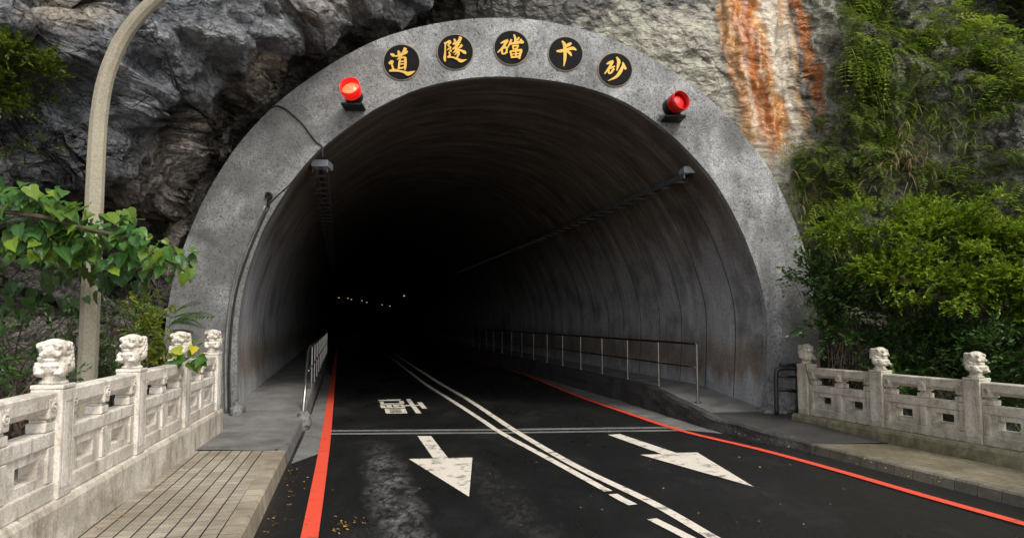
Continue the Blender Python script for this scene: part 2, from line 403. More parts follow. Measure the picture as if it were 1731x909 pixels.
def Kr(Y):
    if Y < 8.85: return 3.83 + (8.85 - Y) * .318
    if Y < 10.68: return 3.83 - (Y - 8.85) * .404
    return 3.09 + (-.21 * (Y - 10.68) if Y < 14.2 else -.739 + path_dx(Y) - path_dx(14.2))
def zr(Y): return .115 + (.07 * min(1, max(0, (Y - 8.9) / 1.2)) if Y < 10.6 else .07 + .26 * min(1, (Y - 10.6) / 2.6))
M['paver_r'] = m_paver('right pavers', math.atan2(1, .33), (.27, .23, .15), (.10, .082, .045), .20, .085, .5, .005, .6)
M['kerb_r'] = m_paver('right kerb stones', math.atan2(1, .318), (.22, .20, .15), (.05, .045, .03), .24, 5, 0, .008, .95)
o = strip([[(Kr(Y) + .14, Y, .115), (Kr(Y) + 2.4, Y, .115)] for Y in [-14, 0, 5, 7, 8.85]], 'pavement', M['paver_r']); tag(o, kind='structure')
o = strip([[(Kr(Y) - .015, Y, 0), (Kr(Y), Y, .10), (Kr(Y) + .02, Y, .119), (Kr(Y) + .155, Y, .119), (Kr(Y) + .155, Y, .09)] for Y in [-14, 0, 5, 7, 8.85]], 'kerb', M['kerb_r']); tag(o, kind='structure')
Yi = [8.854, 9.2, 9.6, 10, 10.4, 10.7, 11, 11.3, 11.7, 12.1, 12.5, 13, 13.4, 14.2] + list(range(16, 130, 4))
rows = []; face = []
for Y in Yi:
    jx = .05 * noise.noise(Vector((0, Y * 1.7, 0))); x = Kr(Y) + jx
    rows.append([(x + .16, Y, zr(Y)), (x + .8, Y, zr(Y) + .012), (x + 2.6, Y, zr(Y) + .012)])
o = strip(rows[:7], 'pavement', M['apron_wet']); tag(o, kind='structure')
o = strip(rows[6:], 'tunnel_pavement', M['apron']); tag(o, kind='structure')
Yf = np.arange(8.854, 15, .12).tolist() + list(range(16, 130, 4)); face = []
for Y in Yf:
    x = Kr(Y) + .05 * noise.noise(Vector((0, Y * 1.7, 0))); h = zr(Y); r = []
    for q, (dx, zz) in enumerate(((-.03, 0), (-.01, .3), (.0, .55), (.02, .8), (.05, .97), (.17, .995))):
        n3 = noise.noise(Vector((q * .9, Y * 2.1, 3))) * (.05 if 0 < q < 5 else 0) * min(1, h / .3)
        r.append((x + dx - n3, Y, zz * h))
    face.append(r)
o = strip(face, 'kerb', M['apron_dark']); tag(o, kind='structure')

# ------------------------------------------------------------------ tunnel portal
PK = .03
def PP(px, py):                            # photo point on the portal face (plane Y = 11 + PK X)
    d = ray(px, py); tt = 11.0 / (d.y - PK * d.x); return Vector((0, 0, CAMH)) + d * tt
outer_px = [(268, 720), (274, 610), (282, 534), (291, 481), (306, 431), (328, 373), (356, 316), (397, 252), (441, 201), (486, 160), (562, 107), (638, 67.5), (708, 46), (777, 34), (836, 30.5), (893, 33), (939, 39.5), (1008, 57), (1077, 86), (1147, 127), (1211, 178), (1273, 247), (1311, 305), (1344, 377), (1364, 434), (1378, 500), (1386, 600), (1388, 720)]
inner_px = [(403, 720), (401, 630), (402, 560), (409, 502), (421, 453), (437, 407), (452, 375), (489, 314), (516, 280), (546, 249), (583, 219.5), (638, 182.5), (708, 150.5), (777, 134.5), (837, 129.6), (893, 132), (962, 141.5), (1031, 161.5), (1087, 191), (1138, 231), (1179, 272), (1212, 313), (1245, 371), (1268, 424), (1284, 472), (1294, 516), (1297, 565), (1295, 640), (1292, 720)]
def resamp(P, n):
    P = np.array(P); s = np.r_[0, np.cumsum(np.linalg.norm(np.diff(P, axis=0), axis=1))]
    tt = np.linspace(0, s[-1], n); return np.stack([np.interp(tt, s, P[:, k]) for k in range(3)], 1)
NR = 150
OUT = resamp(spline([tuple(PP(*p)) for p in outer_px], 8), NR); INN = resamp(spline([tuple(PP(*p)) for p in inner_px], 8), NR)
for A in (OUT, INN):
    A[0, 2] = A[-1, 2] = -.3; A[0, 1] = 11 + PK * A[0, 0]; A[-1, 1] = 11 + PK * A[-1, 0]
tunnel = empty('tunnel', (0, 11, 0))
tag(tunnel, 'dark horseshoe road tunnel with rough grey concrete arch in the cliff', 'tunnel')
off = Vector((0, 11, 0))
def ringmesh():
    V = []; Fs = []; K = 26
    for i in range(NR):
        for k in range(K):
            p = OUT[i] * (1 - k / (K - 1)) + INN[i] * (k / (K - 1)); V.append(p)
        a = OUT[i].copy(); a[1] += 3.0; V.append(a)                     # outer, back
        b = INN[i].copy(); b[1] += .10; b[0] += SL * .10; V.append(b)    # inner reveal, back
        V.append(b + (a - b) * .1 + np.array([0, .0, 0]))
    n = K + 3
    for i in range(NR - 1):
        o0, o1 = i * n, (i + 1) * n
        for k in range(K - 1): Fs.append((o0 + k, o1 + k, o1 + k + 1, o0 + k + 1))
        Fs.append((o0, o0 + K, o1 + K, o1)); Fs.append((o0 + K - 1, o1 + K - 1, o1 + K + 1, o0 + K + 1))
        Fs.append((o0 + K + 1, o1 + K + 1, o1 + K + 2, o0 + K + 2))
    V = np.array(V) - np.array(off)
    return mesh_np('portal_ring', V, Fs)
# stains on ring together with painted shade: pigment attribute
ringme = ringmesh()
rv = np.empty(len(ringme.vertices) * 3); ringme.vertices.foreach_get('co', rv); rv = rv.reshape(-1, 3) + np.array(off)
rx, ry = proj(rv); rn = np.array([noise.fractal(p, .8, 2.0, 5) for p in (rv * 1.3).tolist()]); rn2 = np.array([noise.fractal(p, .8, 2.0, 5) for p in (rv * np.array([4., 4., .9])).tolist()])
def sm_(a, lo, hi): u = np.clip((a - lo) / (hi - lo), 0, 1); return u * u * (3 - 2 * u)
grime_shade = np.zeros(len(rv))
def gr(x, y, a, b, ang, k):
    global grime_shade
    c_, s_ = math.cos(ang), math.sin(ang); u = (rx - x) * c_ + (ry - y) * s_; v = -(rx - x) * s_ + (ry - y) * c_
    grime_shade = np.maximum(grime_shade, k * (1 - sm_(np.hypot(u / a, v / b) + .5 * rn, .35, 1.15)))
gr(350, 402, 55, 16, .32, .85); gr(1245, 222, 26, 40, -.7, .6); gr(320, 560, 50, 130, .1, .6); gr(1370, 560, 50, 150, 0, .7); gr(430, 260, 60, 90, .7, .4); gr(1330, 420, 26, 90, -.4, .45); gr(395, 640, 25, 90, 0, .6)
gr(585, 195, 22, 14, 0, .5); gr(540, 150, 60, 40, 0, .35)  # left beacon's cast shadow painted in, then a darker upper left
grime_shade = np.maximum(grime_shade, .65 * sm_(rn2 + .3 * rn, .12, .5) * .7); grime_shade = np.maximum(grime_shade, .58 * sm_(-rv[:, 0], .5, 3.5) * sm_(rn + .4, -.1, .6))  # drip stains, then the overhang's shade painted over the left side
ra = ringme.color_attributes.new('grime_shade', 'FLOAT_COLOR', 'POINT'); ra.data.foreach_set('color', np.repeat(grime_shade[:, None], 4, 1).astype(np.float32).ravel())
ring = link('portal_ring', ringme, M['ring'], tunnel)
# lining
def m_lining():
    t = NT('sooty tunnel lining'); c = t.coord('UV', (.30, 2.6, 1)); c2 = t.coord('UV', (.55, 3.3, 1)); o = t.coord()
    a = t.noise(c, 1.0, 8, .7, .3); s = t.noise(c2, 1.0, 8, .65, .4); f = t.noise(o, 24, 5, .65); g = t.noise(o, 1.1, 6, .6)
    gz = t.n('ShaderNodeSeparateXYZ'); t.l(t.n('ShaderNodeTexCoord').outputs['Object'], gz.inputs[0]); z = gz.outputs[2]
    up = t.ramp(t.math('ADD', t.math('MULTIPLY', z, .22), t.math('MULTIPLY', t.math('SUBTRACT', a, .5), .7)), [(.46, 0), (.84, 1)])
    low = t.ramp(s, [(.25, (.24, .24, .24)), (.5, (.34, .343, .348)), (.75, (.50, .505, .51))])
    brown = t.ramp(s, [(.30, (.06, .048, .037)), (.5, (.12, .10, .08)), (.72, (.22, .19, .155))])
    col = t.mix(up, low, brown)
    band = t.ramp(t.math('ADD', t.math('MULTIPLY', z, .5), t.math('MULTIPLY', t.math('SUBTRACT', a, .5), .6)), [(.28, 0), (.42, .75), (.56, .65), (.74, 0)])
    col = t.mix(band, col, (.17, .115, .068))
    col = t.mix(t.ramp(g, [(.50, 0), (.68, .6)]), col, (.035, .03, .026))
    col = t.mix(.5, col, t.ramp(f, [(.32, .35), (.58, 1.1)]), 'MULTIPLY')
    w_ = t.n('ShaderNodeTexWave'); w_.inputs['Scale'].default_value = .33; w_.inputs['Distortion'].default_value = .3; w_.bands_direction = 'Y'; t.l(t.coord('UV'), w_.inputs['Vector'])
    j = t.ramp(w_.outputs['Fac'], [(.0, 1), (.004, 0)])
    col = t.mix(j, col, (.02, .018, .016))
    return t.fin(col, .7, t.bump(f, .35, .012, t.bump(s, .35, .02)))
M['lining'] = m_lining()
V = []; Fs = []
cen = np.array([0, 0, 1.5])
secY = [.12, .5, 1, 2, 3.2, 4.6, 6.2, 8, 10, 13, 16, 20, 25, 30, 36, 42, 48, 54, 60, 66, 72, 78, 84, 90, 96, 102, 110, 118, 126, 134]
for dY in secY:
    for i in range(NR):
        p = INN[i].copy(); e = p - np.array([0, p[1], 1.5]); e[1] = 0; p = p + e / np.linalg.norm(e) * .03
        V.append((p[0] + path_dx(11 + dY), p[1] + dY, p[2]))
for j in range(len(secY) - 1):
    for i in range(NR - 1): Fs.append((j * NR + i, (j + 1) * NR + i, (j + 1) * NR + i + 1, j * NR + i + 1))
me = mesh_np('lining', np.array(V) - np.array(off), Fs, True)
arc = np.r_[0, np.cumsum(np.linalg.norm(np.diff(INN, axis=0), axis=1))]
uvv = np.array([(arc[i], dY) for dY in secY for i in range(NR)]); uvl = me.uv_layers.new(name='UVMap'); uvl.data.foreach_set('uv', uvv[np.array(Fs).ravel()].astype(np.float32).ravel())
link('lining', me, M['lining'], tunnel)
e = [Vector(V[(len(secY) - 1) * NR + i]) - off for i in range(NR)]
MB().poly(e).build('added_end_cap', M['lining'], tunnel)  # added cap, shuts the far end so the tunnel stays black

# ------------------------------------------------------------------ cliff
front_c = [(-400, -200, 6.2), (-400, 200, 6.6), (0, 0, 7.7), (0, 150, 7.6), (0, 280, 7.8), (100, 60, 8.0), (120, 200, 8.2), (100, 262, 8.15), (185, 205, 8.6), (200, 120, 8.5), (255, 152, 9.2), (240, 40, 8.8), (330, 40, 9.4), (340, 110, 9.75), (420, 20, 9.9), (425, 70, 10.15), (520, 0, 10.3), (520, 32, 10.55), (600, 5, 10.8), (680, -25, 11.0), (300, -200, 8.8), (700, -250, 10.2), (900, -300, 10.9), (-100, -400, 6.8), (400, -500, 8.2), (-300, -700, 5.6)]  # unseen upper points lean out, shaped to shade the arch's left
back_c = [(-400, 350, 7.2), (0, 340, 9.3), (100, 330, 9.6), (230, 250, 10.3), (200, 400, 9.7), (260, 300, 10.3), (290, 420, 10.4), (330, 260, 10.7), (330, 180, 10.6), (380, 190, 10.6), (430, 150, 10.2), (450, 110, 10.2), (475, 140, 10.5), (420, 250, 11.2), (520, 90, 12.2), (560, 60, 12.4), (650, 30, 12.6), (760, 10, 12.2), (850, 5, 11.8), (950, 10, 11.5), (1050, 40, 11.35), (1150, 60, 11.3), (1220, 100, 11.25), (1225, 40, 11.3), (1270, 60, 11.22), (1300, 200, 11.36), (1290, 130, 11.26), (1345, 60, 11.35), (1240, 170, 11.36), (1290, 250, 11.42), (1380, 150, 11.35), (1420, 60, 11.15), (1500, 100, 11.3), (1600, 100, 11.0), (1600, 250, 10.9), (1731, 250, 10.1), (1690, 40, 12.6), (1760, 60, 12.4), (1620, -20, 11.9), (1500, 350, 11.1), (1731, 400, 10.3), (1400, 300, 11.3), (1400, 500, 11.6), (1600, 600, 11.0), (200, 520, 9.0), (150, 500, 8.8), (60, 500, 8.3), (0, 600, 8.0), (230, 560, 9.9), (280, 560, 11.2), (100, 640, 9.0), (-400, 700, 7.6), (2100, 200, 8.8), (2100, 600, 8.4), (2000, -300, 9.5), (1300, -300, 11.4), (865, -300, 12), (1400, -300, 11.2), (1700, -250, 10.8), (300, 700, 11), (1500, 760, 11.4)]
def rbf(C):
    P = np.array([tuple(W(*c)) for c in C]); xz = P[:, [0, 2]]; y = P[:, 1]
    D = np.sqrt(((xz[:, None] - xz[None]) ** 2).sum(-1) + .05)
    A = np.c_[D, np.ones(len(C))]; A = np.r_[A, [np.r_[np.ones(len(C)), 0]]]
    wgt = np.linalg.solve(A, np.r_[y, 0])
    def f(X, Z):
        out = np.full(X.shape, wgt[-1])
        for (a, b), k in zip(xz, wgt[:-1]): out += k * np.sqrt((X - a) ** 2 + (Z - b) ** 2 + .05)
        return out
    return f
ffront, fback = rbf(front_c), rbf(back_c)
NX, NZ = 760, 430
gx = np.linspace(-11, 11.6, NX); zd = np.linspace(-1.3, 9.6, 900)
E = np.array([tuple(W(*c)) for c in [(-500, 400, 7.0), (-60, 320, 7.7), (0, 292, 7.8), (100, 268, 8.2), (190, 215, 8.6), (260, 162, 9.25), (350, 122, 9.8), (430, 80, 10.2), (520, 42, 10.6), (600, 16, 10.85), (700, -30, 11.0), (900, -200, 11.2), (1000, -500, 11.5)]])
def sm(a, lo, hi): u = np.clip((a - lo) / (hi - lo), 0, 1); return u * u * (3 - 2 * u)
OP = OUT[:, [0, 2]]
def ringdist(X, Z):
    dm = np.full(X.shape, 9.0)
    for i in range(NR - 1):
        p, q = OP[i], OP[i + 1]; d = q - p; L = (d ** 2).sum() + 1e-9
        tt = np.clip(((X - p[0]) * d[0] + (Z - p[1]) * d[1]) / L, 0, 1)
        dm = np.minimum(dm, np.hypot(X - p[0] - tt * d[0], Z - p[1] - tt * d[1]))
    return dm
# broad form: a front lobe overhanging a hollow on the left, a plain face on the right
Xd, Zd = np.meshgrid(gx, zd)
wob = np.array([noise.fractal((x * 1.1, 0, 7.0), .9, 2.0, 4) for x in gx])
dE = Zd - np.interp(Xd, E[:, 0], E[:, 2]) + .15 * wob[None]
S0 = sm(dE, -.20, .10)
Yd = ffront(Xd, Zd) * S0 + fback(Xd, Zd) * (1 - S0)
dm = ringdist(Xd, Zd); lx = sm(-Xd, .2, 1.2)
Yd += lx * (1 - S0) * 1.5 * (1 - sm(dm, .05, .6))
Yd = np.where((dm < .6) & (S0 < .3), np.maximum(Yd, 11.22 + PK * Xd), Yd)
# even spacing along the surface in every column
P3 = np.empty((NZ, NX, 3)); Sg = np.empty((NZ, NX))
for j in range(NX):
    ll = np.r_[0, np.cumsum(np.hypot(np.diff(zd), np.diff(Yd[:, j]) * .8))]; tt = np.linspace(0, ll[-1], NZ)
    P3[:, j, 0] = gx[j]; P3[:, j, 1] = np.interp(tt, ll, Yd[:, j]); P3[:, j, 2] = np.interp(tt, ll, zd); Sg[:, j] = np.interp(tt, ll, S0[:, j])
du = np.gradient(P3, axis=1); dv = np.gradient(P3, axis=0); Nn = np.cross(du, dv); Nn /= np.linalg.norm(Nn, axis=2, keepdims=True) + 1e-9
Pb = P3.reshape(-1, 3); Nb = Nn.reshape(-1, 3); s = Sg.ravel(); NV = len(Pb)
for _ in range(1):
    pass
def fbm(P, sc, octv=5, H=.9, kind='f'):
    out = np.empty(len(P)); Q = P * np.array(sc)
    if kind == 'r':
        fn = noise.ridged_multi_fractal
        for i, p in enumerate(Q.tolist()): out[i] = fn(p, H, 2.1, octv, 1.0, 2.0)
    elif kind == 'k':                     # broken rock: each cell is a tilted plate
        vor = noise.voronoi
        for i, p in enumerate(Q.tolist()): out[i] = .62 - vor(p, distance_metric='CHEBYCHEV')[0][0]
    else:
        fn = noise.fractal
        for i, p in enumerate(Q.tolist()): out[i] = fn(p, H, 2.0, octv)
    return out
a_ = R(30); Rr_ = np.array([[math.cos(a_), 0, -math.sin(a_)], [0, 1, 0], [math.sin(a_), 0, math.cos(a_)]]); Pr = Pb @ Rr_.T
n_big = fbm(Pr, (.55, .55, .9), 4, 1.0); n_rid = fbm(Pr, (.8, .8, 1.4), 6, .85, 'r')
wv3 = np.array([tuple(noise.turbulence_vector(p, 3, False)) for p in (Pr * .9).tolist()])
n_k1 = fbm(Pr + .16 * wv3, (1.0, 1.0, 1.7), kind='k') * 2; n_k2 = fbm(Pr + .10 * wv3, (2.9, 2.9, 4.4), kind='k') * 2
n_flu = fbm(Pb + .12 * n_big[:, None], (2.6, 1.9, .45), 5, .8); n_fin = fbm(Pb, (4, 4, 4), 5, .6); n_med = fbm(Pb, (1.5, 1.5, 1.1), 4, .9)
px, py = proj(Pb)
right = sm(px, 760, 980); tufa = sm(px, 1200, 1235) * (1 - sm(px, 1325, 1365)); far_r = sm(px + 25 * n_med, 1345, 1420)
smooth_ = right * (1 - far_r); front = s * (1 - right); recess = (1 - s) * (1 - right)
disp = front * (.42 * n_k1 + .13 * n_k2 + .14 * n_big + .08 * (n_rid - 1) + .012 * n_fin)
disp += recess * (.16 * n_k1 + .07 * n_k2 + .16 * n_flu + .12 * (n_rid - 1) + .1 * n_big)
disp += smooth_ * (1 - tufa) * (.07 * n_big + .035 * n_fin + .03 * n_k2) + tufa * (.14 * n_flu + .05 + .012 * n_fin)
disp += far_r * (.20 * n_k1 + .09 * n_k2 + .16 * (n_rid - 1) + .16 * n_flu)
dmin = ringdist(Pb[:, 0], Pb[:, 2])
disp *= np.maximum(sm(dmin, .12, .55), s)
Pc = Pb + Nb * np.where(Nb[:, 1:2] > 0, -1, 1) * disp[:, None]
near = (dmin < .75) & (s < .3)
Pc[near, 1] = np.maximum(Pc[near, 1], 11.16 + PK * Pc[near, 0])
Xf, Zf = Pc[:, 0], Pc[:, 2]
inside = np.zeros(NV, bool)
poly = np.r_[OP, [[OP[-1][0], -3], [OP[0][0], -3]]]
for i in range(len(poly)):
    a, b = poly[i], poly[(i + 1) % len(poly)]
    c = (a[1] > Zf) != (b[1] > Zf)
    with np.errstate(divide='ignore', invalid='ignore'):
        inside ^= c & (Xf < (b[0] - a[0]) * (Zf - a[1]) / (b[1] - a[1] + 1e-12) + a[0])
kill = inside & (ringdist(Xf, Zf) > .16) & ((s < .4) | (Pc[:, 1] > 10.9))
idx = np.arange(NV).reshape(NZ, NX)
quads = np.stack([idx[:-1, :-1], idx[:-1, 1:], idx[1:, 1:], idx[1:, :-1]], -1).reshape(-1, 4)
quads = quads[~kill[quads].any(1)]
# pigment: kinds of rock, mineral stains and painted shade
px, py = proj(Pc)
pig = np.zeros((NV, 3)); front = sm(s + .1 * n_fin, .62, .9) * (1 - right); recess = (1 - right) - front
def put(col, m): global pig; pig = pig * (1 - m[:, None]) + np.array(col) * m[:, None]
put((.150, .157, .170), np.ones(NV))                             # slate
put((.30, .305, .31), sm(n_rid + .6 * n_k2, .9, 1.7) * .8 * front)
put((.036, .037, .040), sm(n_big - .4 * n_k1, .05, .45) * .85 * front)
put((.19, .17, .145), sm(n_med + .4 * n_fin, .3, .65) * .45 * front)
put((.34, .29, .225), (1 - sm(np.hypot((px - 115) / 90, (py - 15) / 38) + .4 * n_fin, .5, 1.1)) * .85 * front)
put((.30, .27, .235), (1 - sm(np.hypot((px - 560) / 90, (py - 10) / 30) + .4 * n_fin, .5, 1.1)) * .7 * front)
put((.022, .018, .014), recess * .97)  # wet brown rock, darkened further to paint the hollow's shade
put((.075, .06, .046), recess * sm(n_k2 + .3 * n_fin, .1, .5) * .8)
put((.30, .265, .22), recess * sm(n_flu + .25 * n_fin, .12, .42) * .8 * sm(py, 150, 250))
ts = px + 14 * fbm(Pb, (3.2, 3.2, 1.1), 6, .7) + 9 * fbm(Pb, (9, 9, 1.6), 5, .7) - (py - 300) * .22
for c_, w_, y0, y1 in ((262, 12, 215, 440), (283, 7, 250, 430), (305, 10, 270, 470), (325, 6, 220, 400), (345, 9, 200, 330), (225, 8, 330, 470), (240, 5, 300, 420), (372, 8, 170, 260), (200, 10, 340, 470)):
    put((.40, .355, .29), recess * (1 - sm(np.abs(ts - c_), w_ * .3, w_)) * sm(py + 20 * n_fin, y0 - 15, y0 + 15) * (1 - sm(py + 30 * n_fin, y1 - 50, y1)) * .8)
put((.40, .345, .27), (1 - right) * (1 - sm(np.hypot((px - 450) / 40, (py - 125 + (px - 450) * .5) / 48) + .5 * n_fin, .55, 1.1)) * .9)
put((.46, .42, .36), recess * sm(n_flu + .3 * n_k2, -.1, .25) * (1 - sm(np.hypot((px - 205) / 70, (py - 520) / 110), .5, 1.2)) * .85)
put((.22, .20, .165), recess * sm(n_k2, -.1, .3) * (1 - sm(np.hypot((px - 70) / 90, (py - 520) / 80), .5, 1.2)) * .8)
put((.33, .305, .235), right)
put((.20, .195, .145), right * sm(n_med + .3 * n_fin, .0, .45) * .65)
put((.040, .037, .030), smooth_ * (1 - tufa) * sm(.5 * n_fin + .5 * n_med + (1 - sm(px, 880, 1060)) * 1.0 + (1 - sm(py, 5, 70)) * .65, .36, .80) * .93)  # mottling; towards the top left the overhang's shadow is painted in
put((.44, .40, .32), smooth_ * sm(n_fin * .7 - .5 * n_med, .18, .5) * .7 * sm(py, 30, 70))
put((.25, .245, .175), far_r * .9)
put((.085, .10, .045), far_r * sm(n_big + .3 * n_fin, -.1, .4) * .8)
put((.30, .285, .23), far_r * sm(n_rid + .6 * n_k2, 1.0, 1.6) * .6)
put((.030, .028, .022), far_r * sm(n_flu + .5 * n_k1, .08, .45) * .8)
put((.022, .021, .018), far_r * sm(px, 1590, 1660) * (1 - sm(py + .3 * (1731 - px), 80, 150)) * .9)  # shade of the upper right hollow, put in as dark colour
tx = px + 8 * n_med + 3 * n_fin - (py - 40) * .20
n_w = fbm(Pb, (3.2, 3.2, 1.1), 6, .7); n_s = fbm(Pb, (9, 9, 1.6), 5, .7)
tx = tx + 14 * n_w + 5 * n_s
def streak(c, wd, y0=-60, y1=255): return (1 - sm(np.abs(tx - c) * (1 + .5 * n_w), wd * .30, wd)) * sm(py, y0 - 30, y0) * (1 - sm(py + 25 * n_fin, y1 - 40, y1 + 25))
put((.50, .41, .29), streak(1284, 68) * .97)
put((.10, .085, .06), streak(1210, 10) * .6); put((.34, .15, .04), streak(1222, 13) * .9); put((.52, .24, .055), streak(1235, 9) * .85)
put((.70, .60, .47), streak(1247, 8, 40) * .8)
put((.44, .125, .008), streak(1268, 33)); put((.44, .14, .012), streak(1252, 22, -60, 60)); put((.22, .065, .012), streak(1261, 6, -60, 150) * .7); put((.62, .33, .09), streak(1283, 6) * .7); put((.68, .54, .38), streak(1271, 4, 70, 220) * .7)
put((.58, .50, .385), streak(1304, 11) * .85); put((.26, .20, .14), streak(1316, 5) * .7); put((.50, .26, .09), streak(1331, 8) * .7)
put((.05, .042, .034), streak(1343, 11, -60, 210) * .85)
put((.44, .13, .012), streak(1359, 19, -60, 90) * .97); put((.40, .13, .02), streak(1358, 11, 80, 200) * .95)
pig *= (1 + .28 * n_fin)[:, None]; pig = np.clip(pig, .008, .8)
used = np.unique(quads); remap = np.full(NV, -1); remap[used] = np.arange(len(used))
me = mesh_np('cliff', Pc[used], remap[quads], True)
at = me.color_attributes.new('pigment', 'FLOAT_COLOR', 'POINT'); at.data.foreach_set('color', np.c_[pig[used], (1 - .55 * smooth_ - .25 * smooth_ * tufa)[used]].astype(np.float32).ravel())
def m_rock():
    t = NT('cliff rock'); a = t.n('ShaderNodeAttribute'); a.attribute_name = 'pigment'
    c = t.coord(); f = t.noise(c, 11, 12, .76, .2); g = t.noise(c, 4.0, 8, .65, .5); h = t.noise(c, 42, 6, .7)
    cr = t.coord(scale=(1, 1, 1.7), rot=(0, .52, 0)); wn = t.n('ShaderNodeTexNoise', Scale=2.5, Detail=5.0); t.l(c, wn.inputs['Vector'])
    cw = t.mix(.10, cr, wn.outputs['Color'], 'LINEAR_LIGHT')
    def vor(sc, feat='F1', dist='CHEBYCHEV'):
        v = t.n('ShaderNodeTexVoronoi', feature=feat)
        if feat == 'F1': v.distance = dist
        t.l(cw, v.inputs['Vector']); v.inputs['Scale'].default_value = sc; return v.outputs['Distance']
    v1, v2, v3 = vor(2.1), vor(5.5), vor(13)
    crack = t.math('MINIMUM', t.ramp(vor(1.7, 'DISTANCE_TO_EDGE'), [(.0, 0.0), (.022, 1.0)]), t.ramp(vor(4.3, 'DISTANCE_TO_EDGE'), [(.0, .45), (.02, 1.0)]))
    al = a.outputs['Alpha']
    col = t.mix(t.math('MULTIPLY', al, .85), a.outputs['Color'], t.ramp(f, [(.34, .28), (.50, .90), (.66, 1.5)]), 'MULTIPLY')
    col = t.mix(.5, col, t.ramp(g, [(.3, .5), (.65, 1.3)]), 'MULTIPLY')
    col = t.mix(.42, col, t.ramp(h, [(.36, .4), (.58, 1.25)]), 'MULTIPLY')
    col = t.mix(t.math('MULTIPLY', al, .6), col, crack, 'MULTIPLY')
    def k(x): return t.math('MULTIPLY', x, al)
    n = t.bump(k(h), .6, .012, t.bump(k(f), .8, .045, t.bump(k(v3), .6, .045, t.bump(k(v2), .9, .13, t.bump(k(v1), .9, .25, t.bump(k(crack), .6, .03))))))
    return t.fin(col, t.ramp(g, [(.3, .26), (.7, .58)]), n, spec=.55)
M['rock'] = m_rock()
cliff = link('cliff', me, M['rock']); tag(cliff, kind='structure')
bvh = BVHTree.FromPolygons([tuple(v) for v in Pc[used].tolist()], remap[quads].tolist())
def on_cliff(px, py, lift=.0):
    d = ray(px, py).normalized(); h, n, i, dist = bvh.ray_cast(Vector((0, 0, CAMH)), d)
    if h is None: return W(px, py, 10.8), Vector((0, -1, 0))
    if n.y > 0: n = -n
    return h + n * lift, n

# ------------------------------------------------------------------ plaques and beacons
sunk = Vector((PK, -1, 0)).normalized()      # outward normal of the portal face
bx = Vector((1, PK, 0)).normalized()
zA = lambda p: (640 + p[0] / 8.655, 65 + p[1] / 8.655); zB = lambda p: (820 + p[0] / 6.658, 45 + p[1] / 6.658)
CH = [
 (zA, (338, 355), 258, 'dao', [[(180,240,18),(215,258,46),(245,275,16)],[(290,195,20),(303,225,44),(312,245,22)],[(395,160,45),(370,215,42),(340,258,32),(305,295,22),(272,328,8)],[(245,275,16),(300,264,32),(360,242,34),(408,214,40),(428,200,12)],[(320,300,22),(306,380,28),(298,462,26)],[(318,300,20),(370,292,26),(405,302,24)],[(395,300,32),(396,380,36),(390,470,24)],[(325,354,18),(368,347,18)],[(325,392,18),(370,386,18)],[(285,460,18),(340,446,24),(395,436,22)],[(160,382,30),(195,362,56),(218,350,26)],[(190,372,24),(213,440,26),(226,475,24)],[(165,490,22),(225,480,40),(300,490,26),(380,508,36),(430,532,52),(485,515,38),(538,493,5)]]),
 (zA, (1122, 205), 255, 'sui', [[(978,108,18),(975,220,24),(970,300,36),(976,348,20)],[(965,88,24),(985,86,38),(1000,92,20)],[(998,78,22),(1035,60,36),(1050,78,30),(1018,112,18),(1036,132,22),(1050,150,30),(1005,182,12)],[(1108,25,22),(1120,55,34),(1126,85,15)],[(1200,0,44),(1186,40,42),(1140,92,32),(1085,98,16)],[(1095,88,20),(1150,80,34),(1195,62,28)],[(1175,92,30),(1122,148,36),(1082,172,16)],[(1130,140,28),(1163,190,34),(1170,240,34),(1150,292,22)],[(1140,172,24),(1112,212,20),(1088,226,8)],[(1152,208,22),(1128,245,16),(1108,256,6)],[(1220,112,30),(1195,143,30),(1165,162,14)],[(1165,180,18),(1215,196,30),(1258,220,44),(1276,238,24)],[(1045,192,26),(1066,198,34)],[(1030,215,18),(1046,258,26),(1018,294,28)],[(1012,290,22),(1080,292,22),(1150,316,32),(1210,346,44),(1292,324,5)]]),
 (zB, (297, 243), 190, 'dang', [[(178,198,14),(215,182,26),(255,168,28)],[(245,172,30),(205,240,26),(142,302,12)],[(192,252,18),(190,308,20)],[(190,314,18),(218,316,18),(246,296,22)],[(240,298,20),(246,244,22)],[(196,256,16),(246,244,18)],[(326,105,18),(340,150,26),(338,188,24)],[(380,135,20),(358,168,16)],[(296,160,22),(276,205,20),(254,248,10)],[(282,208,18),(340,196,26),(400,186,28),(434,182,10)],[(398,158,22),(422,196,30)],[(310,232,16),(320,272,16)],[(310,230,16),(374,226,20)],[(370,228,20),(358,266,16)],[(316,264,14),(362,260,14)],[(284,292,20),(302,362,24)],[(286,292,18),(345,284,20),(410,278,26)],[(406,280,28),(382,372,22)],[(346,288,18),(346,352,18)],[(298,324,14),(392,316,14)],[(300,358,20),(385,350,22)]]),
 (zB, (905, 312), 188, 'ka', [[(866,175,16),(890,210,34),(898,280,34),(896,370,30),(884,456,8)],[(900,234,18),(935,217,36),(966,198,20)],[(804,287,16),(850,286,32),(930,266,28),(985,256,34),(1022,274,14)],[(922,288,16),(950,308,30),(968,340,16)]]),
 (zB, (1463, 490), 185, 'sha', [[(1366,430,12),(1400,415,28),(1436,402,28)],[(1428,408,30),(1396,470,26),(1342,540,12)],[(1390,486,16),(1386,530,18)],[(1384,536,16),(1412,530,20),(1446,484,22)],[(1390,490,14),(1440,464,18),(1458,456,10)],[(1476,356,16),(1500,400,36),(1492,450,28),(1478,506,10)],[(1546,415,14),(1556,455,34),(1578,488,22)],[(1550,440,18),(1522,510,36),(1470,576,28),(1380,620,4)]]),
]
